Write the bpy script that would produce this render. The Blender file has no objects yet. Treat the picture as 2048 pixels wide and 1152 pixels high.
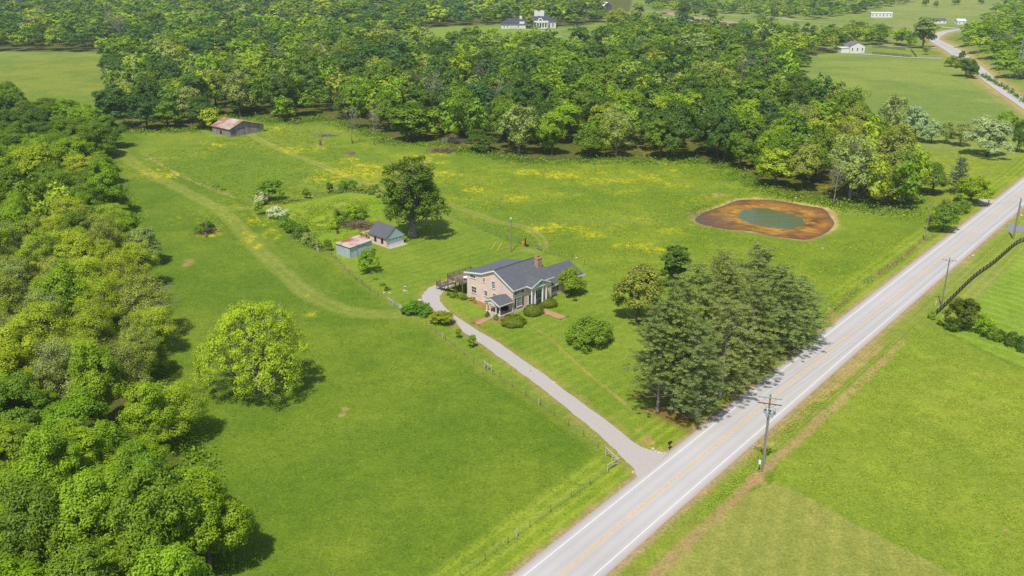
import bpy, bmesh, math, random
import numpy as np
from mathutils import Vector, Matrix
from mathutils.geometry import tessellate_polygon
rad = math.radians
S = bpy.context.scene
COL = S.collection

# ------------------------------------------------------------------ camera
F_PX, PITCH, CAM_H = 1800.0, 20.5, 73.0            # focal length in 2048-px units
cam_d = bpy.data.cameras.new('camera'); cam = bpy.data.objects.new('camera', cam_d); COL.objects.link(cam)
cam.location = (0, 0, CAM_H); cam.rotation_euler = (rad(90 - PITCH), 0, 0)
cam_d.sensor_width = 36; cam_d.lens = 36 * F_PX / 2048
cam_d.clip_start = 1.0; cam_d.clip_end = 12000
S.camera = cam
# ------------------------------------------------------------------ world, sun, exposure
SUN_EL, SUN_AZ = 60.0, 19.0        # elevation; shadows fall SUN_AZ degrees right of straight away from the camera
w = bpy.data.worlds.new('World'); S.world = w; w.use_nodes = True
nt = w.node_tree; nt.nodes.clear()
sky = nt.nodes.new('ShaderNodeTexSky'); sky.sky_type = 'NISHITA'; sky.sun_disc = False
sky.sun_elevation = rad(SUN_EL); sky.sun_rotation = rad(180 + SUN_AZ)
sky.air_density = 1.0; sky.dust_density = 1.2; sky.ozone_density = 1.5
bg = nt.nodes.new('ShaderNodeBackground'); bg.inputs[1].default_value = 0.12
wo = nt.nodes.new('ShaderNodeOutputWorld')
nt.links.new(sky.outputs[0], bg.inputs[0]); nt.links.new(bg.outputs[0], wo.inputs[0])
sl = bpy.data.lights.new('sun', 'SUN'); sl.energy = 4.6; sl.angle = rad(0.55); sl.color = (1.0, 0.945, 0.86)
so = bpy.data.objects.new('sun', sl); COL.objects.link(so)
sdir = Vector((-math.sin(rad(SUN_AZ)) * math.cos(rad(SUN_EL)), -math.cos(rad(SUN_AZ)) * math.cos(rad(SUN_EL)), math.sin(rad(SUN_EL))))
so.rotation_euler = sdir.to_track_quat('Z', 'Y').to_euler(); so.location = (-200, -300, 400)
S.view_settings.view_transform = 'Standard'; S.view_settings.look = 'None'
S.view_settings.exposure = 0.0; S.view_settings.gamma = 1.0
S.cycles.max_bounces = 5; S.cycles.diffuse_bounces = 3; S.cycles.glossy_bounces = 2
S.cycles.transmission_bounces = 2; S.cycles.volume_bounces = 1; S.cycles.transparent_max_bounces = 4
S.cycles.use_denoising = False

# ------------------------------------------------------------------ terrain height and pixel <-> ground
rng = np.random.default_rng(7); random.seed(7)
ct, st_ = math.cos(rad(PITCH)), math.sin(rad(PITCH))
def sstep(a, b, x):
    t = np.clip((np.asarray(x, float) - a) / (b - a), 0, 1); return t * t * (3 - 2 * t)
def ray(px, py):
    x = (px - 1024) / F_PX; y = (576 - py) / F_PX
    return np.array([x, ct + y * st_, -st_ + y * ct])
def G0(px, py, z=0.0):
    d = ray(px, py); t = (z - CAM_H) / d[2]; return np.array([d[0] * t, d[1] * t])
def hsh(i, j, s):
    n = (i * 374761393 + j * 668265263 + s * 2147483647) & 0xffffffff
    n = ((n ^ (n >> 13)) * 1274126177) & 0xffffffff
    return ((n ^ (n >> 16)) & 0xffff) / 65535.0
def vnoise(x, y, s=0):
    x = np.asarray(x, float); y = np.asarray(y, float)
    i = np.floor(x).astype(np.int64); j = np.floor(y).astype(np.int64); fx = x - i; fy = y - j
    fx = fx * fx * (3 - 2 * fx); fy = fy * fy * (3 - 2 * fy)
    a = hsh(i, j, s); b = hsh(i + 1, j, s); c = hsh(i, j + 1, s); d = hsh(i + 1, j + 1, s)
    return (a + (b - a) * fx) * (1 - fy) + (c + (d - c) * fx) * fy
def fbm(x, y, s=0, o=4):
    r = 0; a = 0.5; t = 0
    for k in range(o):
        r = r + a * vnoise(x * 2 ** k, y * 2 ** k, s + k); t += a; a *= .5
    return r / t
def inpoly(x, y, P):
    x = np.asarray(x, float); y = np.asarray(y, float); r = np.zeros(x.shape, bool); n = len(P)
    for i in range(n):
        x1, y1 = P[i]; x2, y2 = P[(i + 1) % n]
        if y1 == y2: continue
        c = ((y1 > y) != (y2 > y)) & (x < (x2 - x1) * (y - y1) / (y2 - y1) + x1)
        r ^= c
    return r
def dline(x, y, P, closed=False):
    x = np.asarray(x, float); y = np.asarray(y, float); b = np.full(x.shape, 1e9); n = len(P)
    for i in range(n if closed else n - 1):
        x1, y1 = P[i]; x2, y2 = P[(i + 1) % n]; dx, dy = x2 - x1, y2 - y1
        t = np.clip(((x - x1) * dx + (y - y1) * dy) / (dx * dx + dy * dy + 1e-9), 0, 1)
        b = np.minimum(b, np.hypot(x - x1 - t * dx, y - y1 - t * dy))
    return b
def sdpoly(x, y, P):            # positive inside
    d = dline(x, y, P, True); return np.where(inpoly(x, y, P), d, -d)
POND_PX = [(1393,436),(1415,421.5),(1446,411.5),(1476,400),(1509,398),(1559,401),(1609,410),(1645.6,416.5),(1659,433),(1665.5,446),(1650.5,463),(1617,476),(1592,475.5),(1542.6,469.6),(1509,461),(1459.6,457),(1426,451.4),(1401.5,444.7)]
def smooth_ring(P, n=5):
    P = [np.array(p, float) for p in P]; m = len(P); out = []
    for i in range(m):
        a, b, c, d = P[i - 1], P[i], P[(i + 1) % m], P[(i + 2) % m]
        for k in range(n): t = k / n; out.append(tuple(0.5 * (2 * b + (c - a) * t + (2 * a - 5 * b + 4 * c - d) * t * t + (3 * b - a - 3 * c + d) * t ** 3)))
    return out
POND = smooth_ring([G0(*p) for p in POND_PX], 3)
CLEAR = [tuple(G0(*p)) for p in [(1474,425),(1490,417),(1509,413),(1535,416),(1559,420),(1585,425),(1609,431.5),(1612,441),(1605.7,449.7),(1584,456),(1551,454.7),(1520,451),(1501,446.4),(1485,440),(1478,433)]]
HX, HY = G0(2420, 150)
def gz(x, y):
    x = np.asarray(x, float); y = np.asarray(y, float)
    z = 55 * sstep(1250, 3200, y) ** 1.0
    z = z + 10 * sstep(900, 1400, y) * sstep(500, 1000, x)
    # wooded hill rising on the right of the road
    z = z + 34 * sstep(0, 1, 1 - np.hypot((x - HX) / 148, (y - HY) / 300))
    near = (np.abs(x - 75) < 40) & (np.abs(y - 255) < 45)
    if near.any():
        z = np.where(near, z - 0.45 * sstep(-2.2, 1.0, np.where(near, sdpoly(x, y, POND), -9)), z)
    return z
def GP(px, py):
    d = ray(px, py); ts = np.concatenate([np.linspace(40, 1500, 120), np.linspace(1520, 5200, 200)]) / np.hypot(d[0], d[1])
    h_ = CAM_H + d[2] * ts - gz(d[0] * ts, d[1] * ts); k = np.nonzero(h_ < 0)[0]
    if not len(k): t = ts[-1]
    else:
        a, b = ts[max(k[0] - 1, 0)], ts[k[0]]
        for _ in range(30):
            m_ = (a + b) / 2
            if CAM_H + d[2] * m_ - float(gz(np.array([d[0] * m_]), np.array([d[1] * m_]))[0]) > 0: a = m_
            else: b = m_
        t = (a + b) / 2
    x, y = d[0] * t, d[1] * t; return float(x), float(y), float(gz(np.array([x]), np.array([y]))[0])
def W(P): return [tuple(GP(*p)[:2]) for p in P]
def proj(x, y, z):
    v = np.array([x, y, z - CAM_H]); zc = v[1] * ct - v[2] * st_; yc = v[1] * st_ + v[2] * ct
    return 1024 + F_PX * v[0] / zc, 576 - F_PX * yc / zc, zc
def height_at(px, py, ty):
    x, y, z = GP(px, py); d = ray(px, ty); return CAM_H + d[2] * y / d[1] - z
def catmull(P, n=8):
    P = [np.array(p, float) for p in P]; P = [2 * P[0] - P[1]] + P + [2 * P[-1] - P[-2]]; out = []
    for i in range(1, len(P) - 2):
        for k in range(n):
            t = k / n; a, b, c, d = P[i - 1:i + 3]
            out.append(0.5 * (2 * b + (c - a) * t + (2 * a - 5 * b + 4 * c - d) * t * t + (3 * b - a - 3 * c + d) * t ** 3))
    out.append(P[-2]); return out

# ------------------------------------------------------------------ scene helpers
def tag(o, label=None, cat=None, group=None, kind=None):
    if label: o['label'] = label
    if cat: o['category'] = cat
    if group: o['group'] = group
    if kind: o['kind'] = kind
    return o
def thing(name, label, cat, loc=(0, 0, 0), rz=0.0, group=None, scale=None):
    o = bpy.data.objects.new(name, None); COL.objects.link(o); o.empty_display_size = 0.5
    o.location = loc; o.rotation_euler = (0, 0, rz)
    if scale is not None: o.scale = scale
    return tag(o, label, cat, group)
def mesh_np(name, V, Q, mat=None, attrs=None, cattrs=None, smooth=False):
    V = np.asarray(V, np.float32); Q = np.asarray(Q, np.int32); k = Q.shape[1]
    me = bpy.data.meshes.new(name); me.vertices.add(len(V)); me.vertices.foreach_set('co', V.ravel())
    me.loops.add(Q.size); me.loops.foreach_set('vertex_index', Q.ravel())
    me.polygons.add(len(Q)); me.polygons.foreach_set('loop_start', np.arange(0, Q.size, k, dtype=np.int32))
    me.polygons.foreach_set('loop_total', np.full(len(Q), k, np.int32))
    if smooth: me.polygons.foreach_set('use_smooth', np.ones(len(Q), bool))
    for n, a in (attrs or {}).items():
        at = me.attributes.new(n, 'FLOAT', 'POINT'); at.data.foreach_set('value', np.asarray(a, np.float32).ravel())
    for n, a in (cattrs or {}).items():
        at = me.attributes.new(n, 'FLOAT_COLOR', 'POINT'); c = np.ones((len(V), 4), np.float32); c[:, :3] = a
        at.data.foreach_set('color', c.ravel())
    me.update(calc_edges=True)
    if mat: me.materials.append(mat)
    return me
def ob(name, me, parent=None, loc=None, rz=None):
    o = bpy.data.objects.new(name, me); COL.objects.link(o)
    if parent is not None: o.parent = parent
    if loc is not None: o.location = loc
    if rz is not None: o.rotation_euler = (0, 0, rz)
    return o
class MB:
    def __init__(s): s.v = []; s.f = []
    def add(s, V, Fc):
        b = len(s.v); s.v += [tuple(map(float, p)) for p in V]; s.f += [tuple(b + i for i in f) for f in Fc]; return s
    def box(s, x0, x1, y0, y1, z0, z1):
        return s.add([(x0,y0,z0),(x1,y0,z0),(x1,y1,z0),(x0,y1,z0),(x0,y0,z1),(x1,y0,z1),(x1,y1,z1),(x0,y1,z1)],
                     [(0,3,2,1),(4,5,6,7),(0,1,5,4),(1,2,6,5),(2,3,7,6),(3,0,4,7)])
    def bar(s, a, b, w_, h_=None):          # rectangular bar from a to b
        a = Vector(a); b = Vector(b); d = (b - a).normalized(); h_ = h_ or w_
        up = Vector((0, 0, 1)) if abs(d.z) < .95 else Vector((1, 0, 0))
        sx = d.cross(up).normalized() * w_ / 2; sy = sx.normalized().cross(d) * h_ / 2
        return s.add([a-sx-sy,a+sx-sy,a+sx+sy,a-sx+sy,b-sx-sy,b+sx-sy,b+sx+sy,b-sx+sy],
                     [(0,3,2,1),(4,5,6,7),(0,1,5,4),(1,2,6,5),(2,3,7,6),(3,0,4,7)])
    def tube(s, pts, r, n=8, cap=True):
        pts = [Vector(p) for p in pts]
        if not hasattr(r, '__len__'): r = [r] * len(pts)
        V = []; Fc = []
        for i, p in enumerate(pts):
            d = (pts[min(i+1, len(pts)-1)] - pts[max(i-1, 0)]).normalized()
            up = Vector((0, 0, 1)) if abs(d.z) < .9 else Vector((1, 0, 0))
            a = d.cross(up).normalized(); b = a.cross(d)
            for k in range(n):
                t = 2 * math.pi * k / n; V.append(p + (a * math.cos(t) + b * math.sin(t)) * r[i])
        for i in range(len(pts) - 1):
            for k in range(n):
                k2 = (k + 1) % n; Fc.append((i*n+k, i*n+k2, (i+1)*n+k2, (i+1)*n+k))
        if cap: Fc.append(tuple(range(n-1, -1, -1))); Fc.append(tuple((len(pts)-1)*n + k for k in range(n)))
        return s.add(V, Fc)
    def prism(s, poly, axis, a0, a1):       # polygon (2-D) extruded along an axis; 'x': poly=(y,z) 'y': poly=(x,z) 'z': poly=(x,y)
        f = {'x': lambda p, a: (a, p[0], p[1]), 'y': lambda p, a: (p[0], a, p[1]), 'z': lambda p, a: (p[0], p[1], a)}[axis]
        n = len(poly); V = [f(p, a0) for p in poly] + [f(p, a1) for p in poly]
        tri = tessellate_polygon([[Vector((p[0], p[1], 0)) for p in poly]])
        Fc = [tuple(t) for t in tri] + [tuple(n + i for i in reversed(t)) for t in tri]
        Fc += [(i, (i+1) % n, n + (i+1) % n, n + i) for i in range(n)]
        return s.add(V, Fc)
    def sheet(s, poly, z):
        tri = tessellate_polygon([[Vector((p[0], p[1], 0)) for p in poly]])
        return s.add([(p[0], p[1], z) for p in poly], [tuple(t) for t in tri])
    def build(s, name, mat, parent=None, bevel=0, smooth=False, loc=None, rz=None):
        me = bpy.data.meshes.new(name); me.from_pydata(s.v, [], s.f)
        bm = bmesh.new(); bm.from_mesh(me); bmesh.ops.recalc_face_normals(bm, faces=bm.faces)
        if bevel: bmesh.ops.bevel(bm, geom=bm.edges[:], offset=bevel, segments=1, affect='EDGES', clamp_overlap=True)
        bm.to_mesh(me); bm.free()
        if smooth: me.polygons.foreach_set('use_smooth', [True] * len(me.polygons))
        me.materials.append(mat); me.update()
        return ob(name, me, parent, loc, rz)
def copy_thing(src, label, loc, rz=0.0, scale=None, group=None):
    r = src.copy(); COL.objects.link(r); r.location = loc; r.rotation_euler = (0, 0, rz)
    if scale is not None: r.scale = scale
    r['label'] = label
    if group: r['group'] = group
    for ch in list(src.children):
        c = ch.copy(); COL.objects.link(c); c.parent = r
        for g in list(ch.children):
            d = g.copy(); COL.objects.link(d); d.parent = c
    return r

# ------------------------------------------------------------------ materials
def lin(r, g, b, k=1.0):
    f = lambda c: (c / 255 / 12.92 if c <= 10 else ((c / 255 + .055) / 1.055) ** 2.4)
    return (f(r) * k, f(g) * k, f(b) * k)
MATS = {}
def nmat(name):
    m = bpy.data.materials.new(name); m.use_nodes = True; MATS[name] = m
    n = m.node_tree; n.nodes.clear(); o = n.nodes.new('ShaderNodeOutputMaterial'); return m, n, o
def N(n, t, **kw):
    x = n.nodes.new(t)
    for k, v in kw.items():
        if k.startswith('i_'): x.inputs[k[2:].replace('_', ' ')].default_value = v
        else: setattr(x, k, v)
    return x
def mix(n, fac, a, b, mode='MIX'):
    m = n.nodes.new('ShaderNodeMix'); m.data_type = 'RGBA'; m.blend_type = mode; m.clamp_result = False
    for sck, v in ((m.inputs[0], fac), (m.inputs[6], a), (m.inputs[7], b)):
        if isinstance(v, bpy.types.NodeSocket): n.links.new(v, sck)
        elif hasattr(v, '__len__'): sck.default_value = (*v[:3], 1)
        else: sck.default_value = v
    return m.outputs[2]
def ramp(n, src, p0, p1, c0=(0,0,0), c1=(1,1,1)):
    r = n.nodes.new('ShaderNodeValToRGB'); n.links.new(src, r.inputs[0])
    r.color_ramp.elements[0].position = p0; r.color_ramp.elements[1].position = p1
    r.color_ramp.elements[0].color = (*c0, 1); r.color_ramp.elements[1].color = (*c1, 1); return r.outputs[0]
def noise(n, scale, detail=4, rough=.6, vec=None, dist=0.0):
    x = N(n, 'ShaderNodeTexNoise'); x.inputs['Scale'].default_value = scale; x.inputs['Detail'].default_value = detail
    x.inputs['Roughness'].default_value = rough; x.inputs['Distortion'].default_value = dist
    if vec is not None: n.links.new(vec, x.inputs['Vector'])
    return x.outputs['Fac']
def mapping(n, scale=(1,1,1), rot=(0,0,0), co='Object'):
    t = N(n, 'ShaderNodeTexCoord'); m = N(n, 'ShaderNodeMapping')
    m.inputs['Scale'].default_value = scale; m.inputs['Rotation'].default_value = rot
    n.links.new(t.outputs[co], m.inputs['Vector']); return m.outputs[0]
def surf(name, col, rough=.8, var=.25, scale=3.0, spec=.3, metal=0.0, bump=0.0, col2=None, sc=(1,1,1), p=(.35,.65), detail=5):
    m, n, o = nmat(name); b = N(n, 'ShaderNodeBsdfPrincipled'); b.inputs['Roughness'].default_value = rough
    b.inputs['Specular IOR Level'].default_value = spec; b.inputs['Metallic'].default_value = metal
    v = mapping(n, sc); f = noise(n, scale, detail, .65, v)
    c2 = col2 or tuple(c * (1 - var) for c in col)
    c = mix(n, ramp(n, f, *p), col, c2)
    f2 = noise(n, scale * 7, 3, .6, v); c = mix(n, 1.0, c, ramp(n, f2, .2, .8, (.86,)*3, (1.12,)*3), 'MULTIPLY')
    n.links.new(c, b.inputs['Base Color'])
    if bump:
        bp = N(n, 'ShaderNodeBump'); bp.inputs['Strength'].default_value = bump; bp.inputs['Distance'].default_value = .05
        n.links.new(f2, bp.inputs['Height']); n.links.new(bp.outputs[0], b.inputs['Normal'])
    n.links.new(b.outputs[0], o.inputs[0]); return m
white_paint = surf('white_paint', (.80,.80,.78), .5, .06, 1.5)
white_siding = surf('white_siding', (.78,.78,.77), .6, .10, .8)
white_brick = surf('white_brick', (.74,.73,.70), .8, .10, 3)
glass_dark = surf('window_glass', (.035,.042,.05), .08, .2, .4, spec=.6)
shutter_mat = surf('shutter_paint', (.045,.085,.085), .5, .2, 2)
shingle = surf('charcoal_shingle', lin(102,105,111,.88), .9, .16, 1.2, bump=.3, sc=(1,1,1))
shingle_worn = surf('worn_shingle', lin(108,112,119,.88), .9, .14, .6, sc=(1,3,1))
sage_siding = surf('sage_siding', lin(172,194,196,1.0), .6, .1, 1.0)
concrete = surf('concrete', lin(205,190,170,.8), .9, .2, 1.5)
wood_grey = surf('weathered_wood', lin(150,132,116,.8), .9, .35, 2.0, sc=(1,1,.3))
wood_dark = surf('dark_wood', (.035,.028,.024), .9, .3, 3)
post_wood = surf('silvered_post_wood', lin(205,198,180,.85), .9, .2, 3)
pole_wood = surf('pole_wood', lin(158,150,134,.8), .9, .3, 1.0, sc=(4,4,.3))
metal_grey = surf('galvanised_metal', lin(190,198,200,.8), .45, .2, 3, metal=.3)
metal_dark = surf('dark_metal', (.03,.03,.032), .5, .2, 3)
transformer = surf('transformer_paint', lin(178,192,198,.8), .4, .15, 5)
porcelain = surf('insulator', lin(215,222,228,.8), .3, .1, 5)
cross_wood = surf('crossarm_wood', lin(140,100,78,.8), .9, .3, 3)
wire_mat = surf('wire', (.25,.25,.25), .5, .1, 1)
orange_paint = surf('orange_plastic', lin(240,150,40,.8), .6, .15, 3)
rock_mat = surf('pale_rock', lin(215,205,185,.8), .95, .25, 4)
gravel_mat = surf('gravel', lin(204,198,192,.74), .95, .16, 2.6, bump=.3, col2=lin(192,182,170,.74), p=(.35,.75), detail=9)
mulch_mat = surf('mulch', lin(150,112,82,.8), .95, .3, 3, bump=.5)
clay_pot = surf('terracotta', lin(170,95,70,.8), .8, .2, 3)
def brick_mat(name, c1, c2, mort, sc=1.0):
    m, n, o = nmat(name); b = N(n, 'ShaderNodeBsdfPrincipled', i_Roughness=.85)
    g = N(n, 'ShaderNodeNewGeometry'); t = N(n, 'ShaderNodeTexCoord'); sp = N(n, 'ShaderNodeSeparateXYZ'); n.links.new(t.outputs['Object'], sp.inputs[0])
    ad = N(n, 'ShaderNodeMath', operation='ADD'); n.links.new(sp.outputs[0], ad.inputs[0]); n.links.new(sp.outputs[1], ad.inputs[1])
    cb = N(n, 'ShaderNodeCombineXYZ'); n.links.new(ad.outputs[0], cb.inputs[0]); n.links.new(sp.outputs[2], cb.inputs[1])
    br = N(n, 'ShaderNodeTexBrick'); n.links.new(cb.outputs[0], br.inputs['Vector'])
    br.inputs['Scale'].default_value = sc; br.inputs['Brick Width'].default_value = .23; br.inputs['Row Height'].default_value = .08
    br.inputs['Mortar Size'].default_value = .008
    br.inputs['Color1'].default_value = (*c1, 1); br.inputs['Color2'].default_value = (*c2, 1); br.inputs['Mortar'].default_value = (*mort, 1)
    v = mapping(n); c = mix(n, 1.0, br.outputs[0], ramp(n, noise(n, .7, 5, .7, v), .3, .7, (.88,.88,.88), (1.08,1.06,1.04)), 'MULTIPLY')
    n.links.new(c, b.inputs['Base Color']); n.links.new(b.outputs[0], o.inputs[0]); return m
brick = brick_mat('pinkish_brick', lin(236,210,198,.97), lin(224,192,178,.97), lin(226,212,200,.95))
brick_red = brick_mat('red_brick', lin(206,160,138,.85), lin(168,122,104,.85), lin(206,184,168,.85))
paver = brick_mat('tan_paver', lin(200,158,118,.8), lin(182,138,102,.8), lin(176,150,118,.8))
def ribbed(name, col, col2, axis, freq, p=(.4,.6), scale=.9, depth=.25, stretch=(1,1,.25), rough=.55, metal=.2):
    m, n, o = nmat(name); b = N(n, 'ShaderNodeBsdfPrincipled', i_Roughness=rough, i_Metallic=metal)
    v = mapping(n, stretch); f = noise(n, scale, 6, .7, v); c = mix(n, ramp(n, f, *p), col, col2)
    t = N(n, 'ShaderNodeTexCoord'); sp = N(n, 'ShaderNodeSeparateXYZ'); n.links.new(t.outputs['Object'], sp.inputs[0])
    ad = N(n, 'ShaderNodeMath', operation='ADD'); 
    if axis == 'xy': n.links.new(sp.outputs[0], ad.inputs[0]); n.links.new(sp.outputs[1], ad.inputs[1])
    else: n.links.new(sp.outputs['xyz'.index(axis)], ad.inputs[0]); ad.inputs[1].default_value = 0
    mu = N(n, 'ShaderNodeMath', operation='MULTIPLY'); n.links.new(ad.outputs[0], mu.inputs[0]); mu.inputs[1].default_value = freq
    fr = N(n, 'ShaderNodeMath', operation='FRACT'); n.links.new(mu.outputs[0], fr.inputs[0])
    c = mix(n, 1.0, c, ramp(n, fr.outputs[0], .02, .16, (1-depth,)*3, (1,1,1)), 'MULTIPLY')
    bp = N(n, 'ShaderNodeBump', i_Strength=.5, i_Distance=.04); n.links.new(fr.outputs[0], bp.inputs['Height']); n.links.new(bp.outputs[0], b.inputs['Normal'])
    n.links.new(c, b.inputs['Base Color']); n.links.new(b.outputs[0], o.inputs[0]); return m
shed_metal = ribbed('corrugated_metal', lin(176,194,208,.9), lin(196,208,216,.9), 'xy', 2.5)
rust_roof = ribbed('rusty_tin_roof', lin(222,200,190,.8), lin(178,96,70,.8), 'x', 1.6, (.42,.58), .5, .2, (.5,.5,1), .7, .1)
rust_roof_y = ribbed('rusty_barn_roof', lin(218,204,196,.8), lin(172,122,96,.8), 'y', 1.2, (.40,.60), .22, .2, (.5,.5,1), .7, .1)
barn_boards = ribbed('barn_boards', lin(176,166,170,.85), lin(122,112,120,.8), 'xy', 3.2, (.35,.65), 1.3, .6, (1,1,.12), .95, 0)
garage_door_mat = ribbed('garage_door_paint', lin(196,216,224,1.0), lin(204,222,228,1.0), 'z', 1.9, (.4,.6), 1, .15, (1,1,1), .5, 0)
# ------------------------------------------------------------------ roads (centre lines first, the ground needs them)
RL_PX = [(1048.6,1152),(1302.6,950),(1450,830.3),(1554.2,750),(1624.1,694.5),(1800,555.9),(1833,529.7),(1926.8,455.9),(2048,356)]
RR_PX = [(1186.5,1152),(1340,1015.9),(1450,921.4),(1646.4,750),(1704.2,699.7),(1800,617),(1902.5,529.7),(2048,407.3)]
_R = [np.array(G0(*p)) for p in RR_PX]; _L = [np.array(G0(*p)) for p in RL_PX]
near_c = []
for i, p in enumerate(_R):
    a, b = _R[max(i-1, 0)], _R[min(i+1, len(_R)-1)]; d = (b - a) / np.linalg.norm(b - a); nrm = np.array([-d[1], d[0]])
    q = [np.array(_L[k]) + (np.array(_L[k+1]) - _L[k]) * t for k in range(len(_L)-1) for t in np.linspace(0, 1, 20)]
    dd = min(np.linalg.norm(np.array(z) - p) for z in q)
    near_c.append(p + nrm * np.clip(dd, 6.2, 7.2) / 2)
d0 = (near_c[0] - near_c[2]); d0 = d0 / np.linalg.norm(d0)
FAR_PX = [(2048,206.7),(2013.6,184),(1982,161.5),(1961.5,146),(1925,122),(1895.6,102.5),(1878,90.3),(1867.8,80.8),(1871.3,73),(1880,67.8),(1890,64),(1925,59),(2000,54)]
far_c = [np.array(G0(*p)) for p in FAR_PX]
e = near_c[-1]; de = (near_c[-1] - near_c[-3]); de /= np.linalg.norm(de); df = (far_c[1] - far_c[0]); df /= np.linalg.norm(df)
p0, p3 = e, far_c[0]; k = np.linalg.norm(p3 - p0) * .45
bez = [((1-t)**3) * p0 + 3*(1-t)**2*t * (p0 + de*k) + 3*(1-t)*t*t*(p3 - df*k) + t**3 * p3 for t in np.linspace(0.12, .88, 9)]
ROAD = catmull([near_c[0] + d0 * 140, near_c[0] + d0 * 50] + near_c + bez + far_c, 6)
ROAD = [tuple(p) for p in ROAD]
def offset_line(P, o):
    P = np.array(P); T = np.gradient(P, axis=0); T /= np.linalg.norm(T, axis=1)[:, None]
    return P + np.stack([-T[:, 1], T[:, 0]], 1) * o
def strip(P, o0, o1, z, name, mat, parent=None):
    a, b = offset_line(P, o0), offset_line(P, o1); n = len(a)
    za = gz(a[:, 0], a[:, 1]) + z; zb = gz(b[:, 0], b[:, 1]) + z
    V = np.concatenate([np.c_[a, za], np.c_[b, zb]]); Q = [(i, i + 1, n + i + 1, n + i) for i in range(n - 1)]
    me = mesh_np(name, V, Q, mat); me.flip_normals() if o1 < o0 else None
    return ob(name, me, parent)
DRIVE_L = [(1290,956),(1275,953.6),(1264,933),(1228,899),(1194,866),(1150,830),(1105.6,794),(1055.6,756),(1008,721.7),(955.6,682.8),(939.6,673),(924,660.7),(910,643),(890,635),(863,617),(850,606),(844,597),(847.6,587.8),(856,577),(873.6,568.7),(896,561.7),(925,552),(950,543)]
DRIVE_R = [(958,549),(940,556),(915,565),(897,574),(888,582.6),(881.4,589.5),(880.6,600),(889,613.8),(908,629),(934,647),(960,664),(989,680),(1033,710.6),(1089,749),(1130.6,781),(1177.8,816),(1230.6,855),(1269,885.6),(1300,900),(1335,905)]
dl = catmull(W(DRIVE_L), 4); dr = catmull(W(DRIVE_R), 4)
DRIVE = []
for side in (dl, dr):
    for i, p in enumerate(side):
        j = (fbm(p[0] * 1.3 + 5, p[1] * 1.3, 3) - .5) * .9; DRIVE.append((p[0] + j, p[1] - j * .6))
# ------------------------------------------------------------------ ground colour zones (the real colour of each kind of grass and soil)
g_ = lambda r, g, b: np.array(lin(r, g, b, .74)) * np.array([1.09, 1.0, .82])
FIELD   = g_(124,153,48);  FIELD2 = g_(105,139,40)
LAWN    = g_(136,164,58);  LAWN2 = g_(120,152,48)
PAST    = g_(138,164,52);  PAST2 = g_(114,148,44)
TRACK   = g_(146,164,78);  LUSH = g_(136,172,44); LUSH2 = g_(156,178,70)
MOWN    = g_(168,173,94);  RIGHT = g_(150,172,64); RIGHT2 = g_(133,161,56)
FARF    = g_(146,168,84);  FARF2 = g_(128,156,76)
DIRT    = g_(180,158,120); TAN = g_(188,172,122); BARE = g_(200,168,130)
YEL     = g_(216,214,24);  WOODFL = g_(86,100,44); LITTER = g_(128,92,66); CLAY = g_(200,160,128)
YARD_P = W([(655,500),(700,548),(770,598),(812,628),(850,650),(905,690),(960,738),(1020,772),(1080,805),(1160,868),(1228,922),(1262,950),(1335,905),(1600,690),(1625,640),(1600,600),(1300,600),(1240,572),(1180,535),(1120,516),(1070,500),(1010,482),(950,452),(890,430),(800,440),(735,455),(690,485)])
GARDEN_P = W([(545,415),(600,405),(690,385),(745,388),(770,400),(760,440),(735,450),(700,478),(670,500),(650,498),(600,455),(570,430)])
BARNP_P = W([(270,305),(330,255),(420,262),(540,215),(640,235),(700,300),(745,330),(755,370),(690,375),(640,385),(560,400),(500,408),(430,378),(350,345)])
LEFTF_P = W([(0,120),(215,112),(230,200),(240,240),(100,215),(0,200)])
RMOWN_P = W([(1100,1400),(1310,1100),(1490,985),(1540,962),(1600,985),(1700,1040),(1800,1090),(1920,1150),(2000,1250)])
RTALL_P = W([(1540,962),(1560,900),(1700,780),(1830,642),(1900,672),(1960,700),(2048,740),(2300,820),(2500,1300),(2000,1250),(1920,1150),(1800,1090),(1700,1040),(1600,985)])
RLAWN_P = W([(1870,640),(1920,590),(1975,540),(2020,505),(2048,480),(2400,480),(2400,800),(2048,735),(1960,695),(1900,668)])
FARF_P = W([(1585,150),(1610,110),(1700,106),(1900,118),(1935,150),(2048,230),(2060,330),(1850,300),(1750,230),(1640,180)])
NEARR_P = W([(1790,290),(2048,305),(2048,345),(1935,400),(1890,430),(1800,330)])
MANS_P = W([(810,64),(870,55),(1010,52),(1120,58),(1120,95),(900,92),(830,80)])
FAR2_P = W([(1270,22),(1330,24),(1500,38),(1640,62),(1700,50),(1780,60),(1850,70),(1900,48),(2048,0),(1780,-5),(1740,50),(1600,48),(1400,30)])
_q = lambda P, s=0, n=5: [tuple(p) for p in catmull(W(P), n)]
T1 = _q([(240,300),(262,322),(300,348),(350,372),(400,398),(450,428),(490,468),(520,500),(560,538),(610,582),(655,608),(710,625),(800,630)])
T1b = _q([(430,415),(470,417),(505,413)])
T2 = _q([(500,268),(545,292),(620,322),(690,350),(745,372),(800,388),(870,400),(930,420),(990,442),(1040,452),(1072,468),(1086,485),(1078,502),(1050,500)])
T3 = _q([(700,625),(620,560),(560,505),(520,470)])
TAN1 = _q([(290,308),(320,328),(350,345),(395,366),(430,380),(470,394)])
TAN2 = _q([(500,415),(560,408),(610,396),(660,380),(700,374)])
DITCH = _q([(1560,735),(1600,690),(1640,650),(1690,602),(1740,560),(1800,520),(1840,488),(1870,470)])
SCAR = _q([(1065,655),(1095,672),(1130,705),(1180,750),(1230,790),(1262,818)])
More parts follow.
